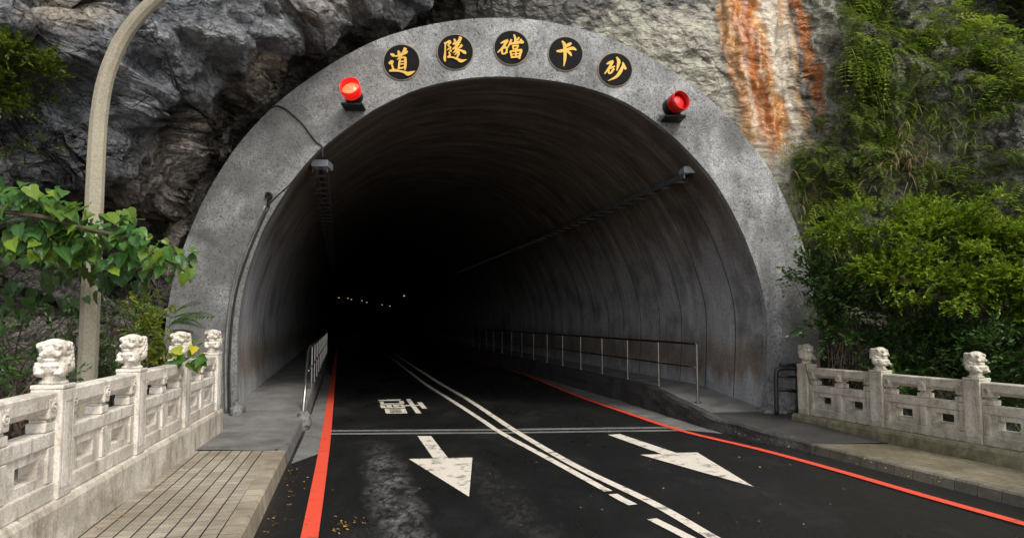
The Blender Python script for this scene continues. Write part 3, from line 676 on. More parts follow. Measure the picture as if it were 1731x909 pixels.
LBL = {'dao': 'round black plaque with gold character, lowest and leftmost on the arch', 'sui': 'round black plaque with gold character, second from the left on the arch',
       'dang': 'round black plaque with dense gold character at the crown of the arch', 'ka': 'round black plaque with a simple tall gold character of few strokes', 'sha': 'round black plaque with slanting gold character, rightmost on the arch'}
def facept(px, py, lift): return PP(px, py) + sunk * lift
for zf, c, r, key, strokes in CH:
    cpx = zf(c); C0 = PP(*cpx); e1 = PP(*zf((c[0] + r, c[1]))); rad = (e1 - C0).length
    root = empty('name_plaque', C0); tag(root, LBL[key], 'plaque', 'round name plaques over the arch')
    Mx = Matrix.Translation((0, 0, 0)) @ Matrix(((bx.x, 0, sunk.x, 0), (bx.y, 0, sunk.y, 0), (0, 1, 0, 0), (0, 0, 0, 1)))
    MB().lathe([(rad, -.01), (rad, .022), (rad * .985, .026), (.001, .026)], 64, Mx).build('disc', M['disc'], root)
    MB().lathe([(rad * 1.002, -.01), (rad * 1.002, .016), (rad * 1.03, .022), (rad * 1.075, .012), (rad * 1.085, -.01)], 64, Mx, cap=False).build('rim', M['discrim'], root)
    mb = MB()
    for k, st in enumerate(strokes):
        sp = spline(st, 6); L = []; Rr = []
        for i, p in enumerate(sp):
            d = sp[min(i + 1, len(sp) - 1)] - sp[max(i - 1, 0)]; d = d[:2] / (np.linalg.norm(d[:2]) + 1e-9); nn = np.array((-d[1], d[0]))
            ww = max(p[2], 3) / 2 * 1.06; e_ = d * ww * .35 * (-1 if i == 0 else 1 if i == len(sp) - 1 else 0)
            L.append(p[:2] + nn * ww + e_); Rr.append(p[:2] - nn * ww + e_)
        lift = .034 + .0006 * k
        top = [(facept(*zf(a), lift) - C0, facept(*zf(b), lift) - C0) for a, b in zip(L, Rr)]
        va = [mb.bm.verts.new(a) for a, b in top]; vb = [mb.bm.verts.new(b) for a, b in top]
        wa = [mb.bm.verts.new(a - sunk * .012) for a, b in top]; wb = [mb.bm.verts.new(b - sunk * .012) for a, b in top]
        for i in range(len(va) - 1):
            mb.bm.faces.new((va[i], va[i + 1], vb[i + 1], vb[i])); mb.bm.faces.new((va[i], wa[i], wa[i + 1], va[i + 1])); mb.bm.faces.new((vb[i], vb[i + 1], wb[i + 1], wb[i]))
        mb.bm.faces.new((va[0], vb[0], wb[0], wa[0])); mb.bm.faces.new((va[-1], wa[-1], wb[-1], vb[-1]))
    mb.build('character', M['gold'], root)

t = NT('red lens'); lv = t.n('ShaderNodeTexVoronoi'); t.l(t.coord(), lv.inputs['Vector']); lv.inputs['Scale'].default_value = 70
M['lens'] = t.fin((.62, .010, .008), .3, t.bump(lv.outputs[0], .5, .01)); 
t = NT('lit lens'); lv = t.n('ShaderNodeTexVoronoi'); t.l(t.coord(), lv.inputs['Vector']); lv.inputs['Scale'].default_value = 60
cc = t.ramp(lv.outputs[0], [(.0, (1, .42, .20)), (.5, (1, .10, .04))]); M['lit'] = t.fin((.6, .1, .03), .3); t.l(cc, t.b.inputs['Emission Color']); t.b.inputs['Emission Strength'].default_value = 1.1
t = NT('red translucent shade'); M['shade'] = t.fin((.80, .010, .008), .22); t.b.inputs['Emission Color'].default_value = (1, .015, .01, 1); t.b.inputs['Emission Strength'].default_value = .3
M['shade_off'] = m_plain('unlit red shade', (.50, .006, .006), .25, 0, .2)
def beacon(px, py, aim, lit, label):
    C0 = PP(px, py) + sunk * .0
    root = empty('warning_light', C0); tag(root, label, 'warning light', 'red warning lights on the arch')
    a = Vector(aim).normalized(); ux = a.cross(Vector((0, 0, 1))).normalized(); uy = ux.cross(a)
    c = sunk * .30
    def T(z0): 
        o = c + a * z0; return Matrix(((ux.x, uy.x, a.x, o.x), (ux.y, uy.y, a.y, o.y), (ux.z, uy.z, a.z, o.z), (0, 0, 0, 1)))
    r = .155
    MB().lathe([(r * .6, -.22), (r * .95, -.16), (r * .98, .0), (r * .98, .02)], 32, T(0)).build('housing', M['black'], root, True)
    MB().lathe([(r * 1.0, -.02), (r * 1.04, .06), (r * 1.04, .16), (r * .98, .16), (r * .95, .06), (r * .95, .022)], 32, T(0), cap=False).build('shade', M['shade'] if lit else M['shade_off'], root, True)
    MB().lathe([(r * .94, .02), (r * .9, .05), (r * .6, .085), (r * .25, .10), (.002, .104)], 32, T(0)).build('lens', M['lit'] if lit else M['lens'], root, True)
    Mb = Matrix(((bx.x, sunk.x, 0, 0), (bx.y, sunk.y, 0, 0), (0, 0, 1, -.0), (0, 0, 0, 1)))
    MB().box(-.17, .17, -.03, .30, -.215, -.165, .012, Mb).box(-.10, .10, .10, .24, -.18, -.05, .01, Mb).build('bracket', M['black'], root)
beacon(601, 166, (-.04, -1, .35), True, 'glowing red warning light on the left shoulder of the arch')
beacon(1134, 186, (.45, -1, .18), False, 'unlit red warning light on the right shoulder of the arch')

# ------------------------------------------------------------------ cables on the arch
def facecable(name, pts, rad, mat, label, cat, group=None, lift=None, n=8):
    P = [PP(x, y) + sunk * (lift if lift else rad * .9) for x, y in pts]
    o = MB().tube(spline([tuple(p) for p in P], 5), rad, n).build(name, mat, None, True)
    return tag(o, label, cat, group)
facecable('conduit', [(383, 700), (382, 640), (382, 597), (386, 541), (394, 488), (407, 440), (427, 393), (449, 348)], .021, M['conduit'], 'pale conduit running up the left inner edge of the arch', 'conduit')
facecable('cable', [(389, 700), (388, 640), (389, 597), (393, 541), (401, 490), (415, 443), (436, 390), (453, 352)], .020, M['cable'], 'thick black cable beside the pale conduit on the arch', 'cable')
facecable('cable', [(455, 345), (470, 330), (490, 312), (517, 279), (544, 250)], .010, M['cable'], 'thin black wire from the hook up the arch edge', 'cable')
facecable('cable', [(459, 182), (470, 180), (483, 185), (497, 196), (513, 211), (525, 227), (536, 241), (545, 249), (545.5, 268)], .014, M['cable'], 'black cable sagging across the arch face to the left tray', 'cable')
facecable('cable_hook', [(455, 350), (455, 338), (460, 333), (458, 328), (452, 328), (451, 333)], .022, M['black'], 'small black cable hook on the arch face', 'hook', lift=.03)

# ------------------------------------------------------------------ cable trays and lamps inside
def tray(x0, z0, y0, wd, label, flip):
    root = empty('cable_tray', (x0, y0, z0)); tag(root, label, 'cable tray', 'cable trays under the tunnel roof')
    Yq = [0, .2] + [1.5 * k for k in range(1, 36)]
    def at(dy, dx, dz): return Vector((path_dx(y0 + dy) - path_dx(y0) + dx, dy, dz))
    for sx in (-wd / 2, wd / 2):
        mb = MB()
        for a, b in zip(Yq[:-1], Yq[1:]):
            p, q = at(a, sx, 0), at(b, sx, 0)
            for dx, dz in ((0, 0),):
                mb.prism([p + Vector((-.012, 0, -.04)), p + Vector((.012, 0, -.04)), p + Vector((.012, 0, .05)), p + Vector((-.012, 0, .05))], q - p)
        mb.build('side_rail', M['tray'], root)
    for k in range(44):
        dy = .35 + .55 * k; p = at(dy, 0, -.03)
        MB().box(p.x - wd / 2 - (.07 if flip else -.013), p.x + wd / 2 + (-.013 if flip else .07), p.y - .02, p.y + .02, p.z - .02, p.z + .012).build('rung', M['tray'], root)
    MB().box(-wd / 2 - .02, wd / 2 + .02, -.06, .30, .045, .16, .008).build('end_box', M['traybox'], root)
    MB().tube([at(a, 0, .03) for a in Yq], .03, 8).build('cable_run', M['cable'], root)
pl = W(541.5, 277, 11.35); tray(pl.x, pl.z - .1, pl.y, .24, 'cable tray with pale end box on the left side of the tunnel roof', True)
pr = W(1168.5, 288, 11.5); tray(pr.x, pr.z - .1, pr.y, .24, 'cable tray with pale end box on the right side of the tunnel roof', False)
t = NT('distant tunnel lamp'); t.fin((.8, .7, .5), .4); t.b.inputs['Emission Color'].default_value = (1, .75, .4, 1); t.b.inputs['Emission Strength'].default_value = .55; M['lamp'] = t.m
lamps = [(563, 500, 70), (573, 503, 76), (588, 504, 84), (594, 506, 88), (612, 508, 96), (620, 511, 102), (646, 515, 112), (659, 517, 118), (683, 500, 66), (767, 473, 42)]
for k, (x, y, Y) in enumerate(lamps):
    p = W(x, y, Y); s_ = Y / 1150 * (.7 if k < 8 else 1.0)
    o = MB().box(-s_ * .9, s_ * .9, -.15, .15, -s_ * .45, s_ * .45, s_ * .1).build('tunnel_lamp', M['lamp']); o.location = p
    tag(o, 'tiny amber lamp deep in the tunnel, one of the row left of the middle' if k < 8 else ('small amber lamp deep in the tunnel, the brightest and highest' if k == 9 else 'small amber lamp deep in the tunnel, alone below the brightest one'), 'lamp', 'lamps deep inside the tunnel')
# two short loose rods hanging by the left tray
# ------------------------------------------------------------------ handrails
def handrail(pts_fn, n, y0, dy, ztop, zbase, label, end_low, loc):
    root = empty('handrail', loc); tag(root, label, 'handrail', 'steel handrails on the tunnel pavements')
    lc = Vector(loc)
    for k in range(n):
        Y = y0 + dy * k; x = pts_fn(Y)
        mb = MB().tube([Vector((x, Y, zbase(Y) - .02)) - lc, Vector((x, Y, ztop - .01)) - lc], .022, 10)
        mb.lathe([(.055, 0), (.055, .012), (.03, .016)], 16, Matrix.Translation(Vector((x, Y, zbase(Y))) - lc))
        if k > 0 or end_low is None: mb.build('post', M['steel'], root, False)
        else: mb.bm.free()
    Yl = [y0 + dy * .25 * k for k in range(0, 4 * (n - 1) + 1)]
    top = [Vector((pts_fn(Y), Y, ztop)) - lc for Y in Yl]; mid = [Vector((pts_fn(Y), Y, ztop - .40)) - lc for Y in Yl]
    if end_low is None:
        c0 = top[0]; top = [c0 + Vector((0, 0, -.06)), c0 + Vector((-.005, .02, -.02)), c0 + Vector((-.02, .06, 0))] + top[1:]
        MB().tube(top, .022, 10).build('top_rail', M['steel'], root, True)
    else:
        e = Vector(end_low) - lc
        MB().tube([e, e + (top[0] - e) * .5, e + (top[0] - e) * .92, top[0] + Vector((-.02, .1, 0))] + top[1:], .024, 10).build('top_rail', M['steel'], root, True)
    MB().tube(mid, .018, 10).build('middle_rail', M['steel'], root, True)
handrail(lambda Y: 6.07 - .25 * Y, 15, 11.67, 1.41, 1.285, lambda Y: .30 if Y < 12 else .455, 'steel handrail with many posts on the right tunnel pavement', None, (3.15, 11.67, .3))
handrail(lambda Y: -3.62 - .25 * (Y - 12.2), 12, 12.2, 1.41, 1.19, lambda Y: .36, 'steel handrail with sloping end bar on the left tunnel pavement', G(512, 697, .22), (-3.45, 11.2, .2))
def blob(name, c, r, mat, amp=.25, sc=2.5, sub=4):
    bm = bmesh.new(); bmesh.ops.create_icosphere(bm, subdivisions=sub, radius=1)
    for v in bm.verts:
        k = 1 + amp * noise.fractal(v.co * sc + Vector(c), .8, 2.0, 4)
        v.co = Vector((v.co.x * r[0], v.co.y * r[1], v.co.z * r[2])) * k
    me = bpy.data.meshes.new(name); bm.to_mesh(me); bm.free(); me.polygons.foreach_set('use_smooth', np.ones(len(me.polygons), dtype=bool))
    o = link(name, me, mat); o.location = c; return o
p = G(511, 728, .0)
tag(blob('kerb_boulder', (p.x - .02, p.y + .12, .12), (.11, .17, .17), M['apron'], .22), 'rounded concrete lump at the kerb below the left handrail end', 'concrete lump')
# concrete skirting lumps at both feet of the arch
p = PP(1300, 690); tag(blob('concrete_foot', (p.x + .05, p.y - .08, .2), (.24, .2, .13), M['apron'], .25), 'rough concrete lump at the right foot of the arch', 'concrete lump')
p = PP(404, 690); tag(blob('concrete_foot', (p.x + .0, p.y - .06, .25), (.10, .16, .15), M['apron'], .25), 'rough concrete lump at the left foot of the arch', 'concrete lump')

# ------------------------------------------------------------------ stone balustrades
def ellip(bm, c, r, rot=(0, 0, 0)):
    from mathutils import Euler
    res = bmesh.ops.create_icosphere(bm, subdivisions=3, radius=1)
    Rm = Euler(rot).to_matrix()
    for v in res['verts']: v.co = Rm @ Vector((v.co.x * r[0], v.co.y * r[1], v.co.z * r[2])) + Vector(c)
def lion_mesh(seed):
    """squat guardian lion bust, faces -Y, base at z=0, about 0.33 tall"""
    rr = random.Random(seed); bm = bmesh.new()
    ellip(bm, (0, 0, .012), (.092, .092, .028)); ellip(bm, (0, 0, .045), (.072, .072, .05))
    ellip(bm, (0, .0, .115), (.108, .102, .068)); ellip(bm, (0, 0, .165), (.085, .085, .06))
    ellip(bm, (0, -.050, .125), (.066, .058, .06))
    for sx in (-1, 1):
        ellip(bm, (sx * .072, -.055, .105), (.038, .048, .055), (.3, 0, sx * .3)); ellip(bm, (sx * .062, -.098, .085), (.028, .026, .020))
        for k in (-1, 0, 1): ellip(bm, (sx * .062 + k * .016, -.118, .082), (.009, .012, .012))
        ellip(bm, (sx * .088, .02, .13), (.034, .05, .05))
    ellip(bm, (0, .0, .245), (.095, .090, .078)); ellip(bm, (0, -.01, .285), (.080, .072, .040))
    ellip(bm, (0, -.078, .222), (.066, .038, .028)); ellip(bm, (0, -.072, .180), (.056, .034, .016), (.2, 0, 0))
    ellip(bm, (0, -.108, .240), (.030, .020, .016))
    for sx in (-1, 1):
        ellip(bm, (sx * .020, -.110, .222), (.020, .012, .013)); ellip(bm, (sx * .048, -.092, .212), (.024, .022, .018))
        ellip(bm, (sx * .043, -.078, .278), (.034, .022, .013), (0, sx * .3, 0)); ellip(bm, (sx * .040, -.086, .258), (.016, .012, .012))
        ellip(bm, (sx * .092, -.025, .272), (.016, .030, .026), (0, 0, sx * .4))
        for k in range(5):
            for q in range(3):
                a = -.25 + q * .60 + .3 * (k % 2); ellip(bm, (sx * (.088 - .004 * k) * math.cos(a * .75), .015 + .080 * math.sin(a), .175 + .027 * k), (.028, .030, .020), (.4 * sx, .3, 0))
    for k in range(5):
        for q in range(3): ellip(bm, (.068 * math.sin(-1.0 + .5 * k), .078 * math.cos(-1.0 + .5 * k), .17 + .04 * q + .02 * (k % 2)), (.030, .026, .026))
    for k in range(7):
        a = -1.3 + k * .433; ellip(bm, (.066 * math.sin(a), -.050 * math.cos(a) + .004, .304 - .004 * abs(k - 3)), (.022, .022, .015))
    for k in range(11):
        a = -1.25 + k * .25; ellip(bm, (.112 * math.sin(a), -.106 * math.cos(a), .150 - .018 * math.cos(a * 1.2)), (.013, .010, .010))
    me = bpy.data.meshes.new('lion'); bm.to_mesh(me); bm.free()
    o = bpy.data.objects.new('tmp', me); COL.objects.link(o)
    rm = o.modifiers.new('r', 'REMESH'); rm.mode = 'VOXEL'; rm.voxel_size = .0055; rm.use_smooth_shade = True
    dg = bpy.context.evaluated_depsgraph_get(); dg.update(); me2 = bpy.data.meshes.new_from_object(o.evaluated_get(dg))
    bpy.data.objects.remove(o); me2.name = 'lion'
    n = len(me2.vertices); co = np.empty(n * 3); me2.vertices.foreach_get('co', co); co = co.reshape(-1, 3); nr = np.empty(n * 3); me2.vertices.foreach_get('normal', nr); nr = nr.reshape(-1, 3)
    for i in range(n):
        k = noise.fractal(Vector(co[i]) * 40 + Vector((seed, 0, 0)), .8, 2, 3); co[i] += nr[i] * .0018 * k
    me2.vertices.foreach_set('co', co.ravel()); me2.update()
    return me2
def pierced(mb, x0, x1, z0, z1, yf, yb, h0, h1):
    """slab with one rectangular hole that narrows towards the back; h = (x0,x1,z0,z1)"""
    bm = mb.bm
    def rect(a, y): return [bm.verts.new((a[0], y, a[2])), bm.verts.new((a[1], y, a[2])), bm.verts.new((a[1], y, a[3])), bm.verts.new((a[0], y, a[3]))]
    of, hf, hb, ob = rect((x0, x1, z0, z1), yf), rect(h0, yf), rect(h1, yb), rect((x0, x1, z0, z1), yb)
    for A, B in ((of, hf), (hf, hb), (hb, ob), (ob, of)):
        for k in range(4): bm.faces.new((A[k], A[(k + 1) % 4], B[(k + 1) % 4], B[k]))
def balustrade(A, B, nb, zb, H, PW, stone, plinth, label, face_rot, plinth_z0, inward, ext, name='stone_balustrade'):
    """posts from A to B; local x along the run, local -y towards the road"""
    A = Vector(A); B = Vector(B); d = (B - A); L = d.length / nb; ang = math.atan2(d.y, d.x)
    root = empty(name, (A.x, A.y, zb), ang); tag(root, label, 'balustrade', 'carved stone balustrades along the bridge')
    si = inward                             # sign of local y that faces the road
    ph = H; hw = PW / 2
    def post():
        mb = MB().box(-hw, hw, -hw, hw, 0, ph, .010, seg=2)
        # raised border on the road face and on the end faces
        for fy in (-1, 1):
            y = fy * hw
            for (a0, a1, b0, b1) in ((-hw * .72, -hw * .60, .07, ph - .07), (hw * .60, hw * .72, .07, ph - .07), (-hw * .60, hw * .60, ph - .082, ph - .07), (-hw * .60, hw * .60, .07, .082)):
                mb.box(a0, a1, min(y - .004, y + fy * .006), max(y - .004, y + fy * .006), b0, b1, .002)
        mb.box(-hw - .003, hw + .003, -hw - .003, hw + .003, ph + .001, ph + .030, .008, seg=2)
        return mb.build('post', stone, root)
    P0 = post(); me = lion_mesh(3); me.materials.append(stone)
    lion = link('lion', me, stone, P0); lion.location = (0, 0, ph + .03); lion.rotation_euler = (0, 0, face_rot - ang); lion.scale = (PW / .195 * .93,) * 3
    posts = [P0]
    for k in range(1, nb + 1):
        c = copy_tree(P0, root); c.location = (L * k, 0, 0); posts.append(c)
        c.children[0].rotation_euler.z += .2 * math.sin(k * 2.1)
    # one panel
    gap = .004; x0, x1 = hw + gap, L - hw - gap; Wd = x1 - x0
    rh = ph * .985                          # rail top
    z_b, z_p, z_m, z_g = .165 * rh, .50 * rh, .635 * rh, .80 * rh
    def panel():
        mb = MB(); t0 = .05
        xm = (x0 + x1) / 2
        for a, b in ((x0, xm), (xm, x1)):
            c = (a + b) / 2; w2 = (b - a) * .22; h2 = (z_p - z_b); zc = (z_b + z_p) / 2
            pierced(mb, a + .0005, b - .0005, z_b + .0005, z_p - .0005, si * t0, -si * t0, (c - w2, c + w2, zc - h2 * .25, zc + h2 * .25), (c - w2 * .84, c + w2 * .84, zc - h2 * .20, zc + h2 * .20))
        pan = mb.build('panel', stone, root)
        sw = Wd * .07
        for a, b in ((x0, x0 + sw), (xm - sw * .6, xm + sw * .6), (x1 - sw, x1)):
            MB().box(a, b, -t0 - .018, t0 + .018, z_b + .002, z_p - .002, .006).build('stile', stone, pan)
        MB().box(x0, x1, -.075, .075, .002, z_b, .010, seg=2).build('bottom_rail', stone, pan)
        MB().box(x0, x1, -.068, .068, z_p, z_m, .010, seg=2).build('middle_rail', stone, pan)
        # top rail: a bellied underside
        prof = [(-.068, rh - .012), (-.056, rh), (.056, rh), (.068, rh - .012), (.068, z_g + .045), (.045, z_g + .012), (.02, z_g), (-.02, z_g), (-.045, z_g + .012), (-.068, z_g + .045)]
        MB().prism([Vector((x0, y, z)) for y, z in prof], (Wd, 0, 0)).build('top_rail', stone, pan)
        bw = .075
        for cx in (x0 + bw * .75, xm, x1 - bw * .75):
            mb = MB()
            mb.box(cx - bw * .72, cx + bw * .72, -.074, .074, z_g - .03, z_g + (rh - z_g) * .72, .014, seg=2)
            mb.box(cx - bw * .62, cx + bw * .62, -.05, .05, z_g - .058, z_g - .028, .01)
            mb.box(cx - bw * .95, cx + bw * .95, -.062, .062, z_m + .002, z_g - .052, .012, seg=2)
            for ry in (-1, 1):
                mb.lathe([(.034, .0), (.034, .010), (.024, .012), (.022, .004), (.012, .004), (.010, .014), (.001, .015)], 16, Matrix.Translation((cx, ry * .073, z_g + (rh - z_g) * .33)) @ Matrix.Rotation(ry * -math.pi / 2, 4, 'X'))
            mb.build('bracket', stone, pan)
        return pan
    p0 = panel()
    for k in range(1, nb):
        c = copy_tree(p0, root); c.location = (L * k, 0, 0)
    # plinth
    rows = []; yo = .30 * 1
    n = int(L * nb / .12)
    for k in range(n + 1):
        x = -ext[0] + (L * nb + ext[0] + ext[1]) * k / n
        j = .012 * noise.noise(Vector((x * 3, 0, 5)))
        fo = ext[2]; rows.append([(x, si * (fo + j), plinth_z0 - zb - .3), (x, si * (fo - .005 + j), -.045), (x, si * (fo - .02 + j), -.008 + j * .5), (x, si * (fo - .045), 0), (x, -si * .16, 0), (x, -si * .17, -.9)])
    V = [p for r in rows for p in r]; m = len(rows[0]); Fs = []
    for i in range(n):
        for k in range(m - 1): Fs.append((i * m + k, i * m + k + 1, (i + 1) * m + k + 1, (i + 1) * m + k))
    me = mesh_np('plinth', V, Fs); bm = bmesh.new(); bm.from_mesh(me)
    for r0 in (0, n): 
        bm.verts.ensure_lookup_table(); bm.faces.new([bm.verts[r0 * m + k] for k in range(m)])
    bmesh.ops.recalc_face_normals(bm, faces=bm.faces); bm.to_mesh(me); bm.free()
    link('plinth', me, plinth, root)
    return root
dl = Vector((-.29, 1.49, 0))
A = Vector((-3.155, 4.73, 0)) - dl
balustrade(A, A + dl * 4, 4, .50, .73, .20, M['stone'], M['plinth'], 'pale carved stone balustrade with lion posts on the left of the road', R(4), .18, -1, (.4, .16, .125))
dr = Vector((.455, -1.21, 0)); A = Vector((4.44, 10.33, 0))
balustrade(A, A + dr * 3, 3, .29, .715, .195, M['stone_mossy'], M['plinth_mossy'], 'mossy carved stone balustrade with lion posts on the right of the road', R(24), .115, -1, (.16, .4, .165))

# black pipe frame between the arch and the right balustrade
root = empty('pipe_frame', (4.31, 10.8, .15)); tag(root, 'short black pipe frame between the arch foot and right balustrade', 'pipe frame')
def pf(x, y, Y=10.8): return W(x, y, Y) - Vector((4.31, 10.8, .15))
MB().tube(spline([tuple(pf(1313, 700)), tuple(pf(1312, 660)), tuple(pf(1312, 630)), tuple(pf(1317, 623)), tuple(pf(1330, 622)), tuple(pf(1344, 623)), tuple(pf(1348, 632)), tuple(pf(1348, 700))], 5), .033, 10).build('frame', M['black_pipe'], root, True)
MB().tube([pf(1313, 657), pf(1347, 661)], .028, 10).build('cross_bar', M['black_pipe'], root, True)
MB().tube([pf(1316, 636), pf(1346, 637)], .022, 10).build('cross_bar', M['black_pipe'], root, True)
MB().tube([pf(1318, 616, 10.95), pf(1345, 617, 10.95)], .03, 10).build('cross_bar', M['black_pipe'], root, True)
MB().box(-.02, .02, -.045, -.03, -.02, .02, .003, Matrix.Translation(pf(1346, 632))).build('reflector', M['lens'], root)

# ------------------------------------------------------------------ street lamp
root = empty('street_lamp', W(146, 640, 7.0)); b0 = root.location.copy(); b0.z = -.5; root.location = b0
path = [Vector((W(145, 640, 7).x, 7, -.5))] + [W(x, y, 7.0) for x, y in [(147, 640), (154, 480), (159, 350), (164, 240), (169, 185), (177, 140), (191, 98), (212, 57), (240, 22), (272, -8), (320, -45), (380, -80)]]
tag(root, 'tall faceted concrete lamp post bending over the road on the left', 'street lamp')
sp = [Vector(p) for p in spline([tuple(p) for p in path], 4)]
rad = [.098 - .032 * i / (len(sp) - 1) for i in range(len(sp))]
MB().tube([p - b0 for p in sp], rad, 10).build('pole', M['post'], root)
hd = sp[-1] - b0
MB().box(hd.x - .1, hd.x + .55, hd.y - .13, hd.y + .13, hd.z - .06, hd.z + .09, .04, seg=2).build('lamp_head', M['traybox'], root)
MB().box(hd.x + .02, hd.x + .5, hd.y - .1, hd.y + .1, hd.z - .085, hd.z - .058, .01).build('diffuser', M['white_paint'], root)

# ------------------------------------------------------------------ plants
def frames(D, N):
    """rotation matrices whose y axis is D and whose z axis leans to N"""
    D = D / np.linalg.norm(D, axis=1, keepdims=True); Xx = np.cross(D, N); Xx /= np.linalg.norm(Xx, axis=1, keepdims=True) + 1e-9
    Zz = np.cross(Xx, D); return np.stack([Xx, D, Zz], -1)
LEAF_S = (np.array([(0, 0, 0), (.20, .38, .07), (.17, .72, .05), (0, 1, -.04), (-.17, .72, .05), (-.20, .38, .07), (0, .5, 0)]), [(0, 1, 6), (1, 2, 6), (2, 3, 6), (3, 4, 6), (4, 5, 6), (5, 0, 6)])
LEAF_D = (np.array([(0, 0, 0), (.24, .45, .06), (0, 1, -.03), (-.24, .45, .06)]), [(0, 1, 2), (0, 2, 3)])
_hv = [(0, 0, 0), (.20, -.10, .03), (.42, .05, .09), (.47, .24, .10), (.38, .42, .07), (.36, .58, .03), (.17, .80, -.06), (0, 1.06, -.20), (-.17, .80, -.06), (-.36, .58, .03), (-.38, .42, .07), (-.47, .24, .10), (-.42, .05, .09), (-.20, -.10, .03), (0, .30, -.03), (0, .62, -.06)]
LEAF_H = (np.array(_hv), [(0, 1, 14), (1, 2, 14), (2, 3, 14), (3, 4, 14), (4, 15, 14), (4, 5, 15), (5, 6, 15), (6, 7, 15), (7, 8, 15), (8, 9, 15), (9, 10, 15), (10, 14, 15), (10, 11, 14), (11, 12, 14), (12, 13, 14), (13, 0, 14)])
def leaves(name, tpl, L, D, N, Sz, mat, parent=None):
    V, Fs = tpl; Rm = frames(D, N); n = len(L)
    P = np.einsum('nij,kj->nki', Rm, V) * Sz[:, None, None] + L[:, None, :]
    A = (np.array(Fs)[None] + (np.arange(n) * len(V))[:, None, None]).reshape(-1, 3)
    return link(name, mesh_np(name, P.reshape(-1, 3), A), mat, parent)
M['leaf_bright'] = m_leaf('bright shrub leaf', [(.05, .11, .008), (.12, .21, .014), (.22, .32, .02), (.08, .15, .012), (.34, .38, .03), (.16, .26, .015)], .38, .45)
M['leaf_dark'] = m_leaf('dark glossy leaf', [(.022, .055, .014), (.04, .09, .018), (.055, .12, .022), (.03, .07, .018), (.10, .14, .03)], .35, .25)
M['leaf_broad'] = m_leaf('broad vine leaf', [(.045, .12, .032), (.07, .18, .04), (.10, .23, .035), (.055, .14, .04), (.20, .30, .03), (.04, .10, .03)], .36, .4)
M['leaf_yellow'] = m_leaf('yellow green leaf', [(.20, .24, .02), (.10, .18, .02), (.30, .30, .03), (.16, .24, .025)], .45, .4)
M['leaf_cliff'] = m_leaf('cliff shrub leaf', [(.05, .09, .012), (.13, .19, .015), (.03, .06, .01), (.26, .30, .025)], .45, .4)
M['fern'] = m_leaf('fern frond', [(.08, .15, .016), (.17, .26, .022), (.30, .38, .035), (.11, .19, .02), (.42, .42, .09)], .42, .45)
M['fern_dark'] = m_leaf('dark fern frond', [(.05, .09, .014), (.10, .17, .022), (.18, .25, .03), (.28, .27, .07)], .45, .4)
M['dry'] = m_leaf('dry grass blade', [(.30, .21, .11), (.18, .16, .05), (.42, .31, .18), (.14, .18, .04)], .7, .3)
M['yleaf'] = m_leaf('yellowing leaf', [(.55, .42, .02), (.35, .38, .03), (.10, .22, .03)], .45, .3)
M['litter'] = m_leaf('fallen leaf', [(.30, .14, .03), (.42, .24, .05), (.20, .10, .04), (.50, .32, .08)], .7, .1)

def sprigs(centers, dirs, per, leaf, twig, up=.9, jit=.6):
    """leaf places along short twigs"""
    L = []; D = []; N = []; Sz = []
    for c, d in zip(centers, dirs):
        d = d / np.linalg.norm(d); side = np.cross(d, (0, 0, 1.0)); side = side / (np.linalg.norm(side) + 1e-6)
        for k in range(per):
            u = (k + .5) / per; sgn = 1 if k % 2 else -1
            pos = c + d * twig * u + np.array([0, 0, -.25 * twig * u * u])
            ld = d * .7 + side * sgn * .8 * (1.15 - u) + rng.normal(0, .18, 3)
            L.append(pos); D.append(ld); N.append(np.array([0, -.25, up]) + rng.normal(0, jit * .5, 3)); Sz.append(leaf * rng.uniform(.55, 1.3))
    return np.array(L), np.array(D), np.array(N), np.array(Sz)
def shrub(name, label, cat, base, lobes, dens, leaf, twig, per, mat, stems=7, tpl=LEAF_D, group=None, clump=.3, up=.9, stemr=.018, gaps=-9):
    """lobes: (centre, radii) ellipsoids whose shells carry clumps of leafy twigs"""
    root = empty(name, base); tag(root, label, cat, group); b = np.array(base)
    Cs = []; Ds = []; tips = []
    for c, r in lobes:
        c = np.array(c); r = np.array(r); area = (r[0] * r[2] + r[0] * r[1] + r[1] * r[2]) * 4
        ncl = max(4, int(area / (clump * clump) * .55))
        for _ in range(ncl):
            v = rng.normal(0, 1, 3); v /= np.linalg.norm(v); v[2] = v[2] if v[2] > -.4 else -v[2] * .3
            if v[1] > .5: v[1] = -v[1]
            cc = c + v * r * (rng.uniform(.5, 1.08) if rng.uniform() > .12 else rng.uniform(1.1, 1.4))
            if noise.fractal(Vector(cc * 1.5), .8, 2.0, 3) < gaps: continue
            tips.append(cc)
            for _ in range(max(2, int(dens * rng.uniform(.4, 1.5)))):
                off = rng.normal(0, clump * .42, 3) * np.array([1, 1, .5]); Cs.append(cc + off)
                Ds.append(v * .7 + np.array([0, -.15, .25]) + rng.normal(0, .5, 3))
    Cs = np.array(Cs) - b; Ds = np.array(Ds)
    lv = sprigs(Cs, Ds, per, leaf, twig, up)
    leaves('foliage', tpl, *lv, mat, root)
    mb = MB()
    for k in range(min(len(tips), stems * 4)):
        tp = tips[rng.integers(len(tips))] - b; m1 = tp * .45 + rng.normal(0, .12, 3); s0 = rng.normal(0, .08, 3); s0[2] = -.05
        mb.tube(spline([s0, m1, tp], 4), [stemr * (1 - .75 * i / 8) for i in range(9)], 5)
    mb.build('stems', M['bark'], root)
    return root
def wv(x, y, Y): return np.array(W(x, y, Y))
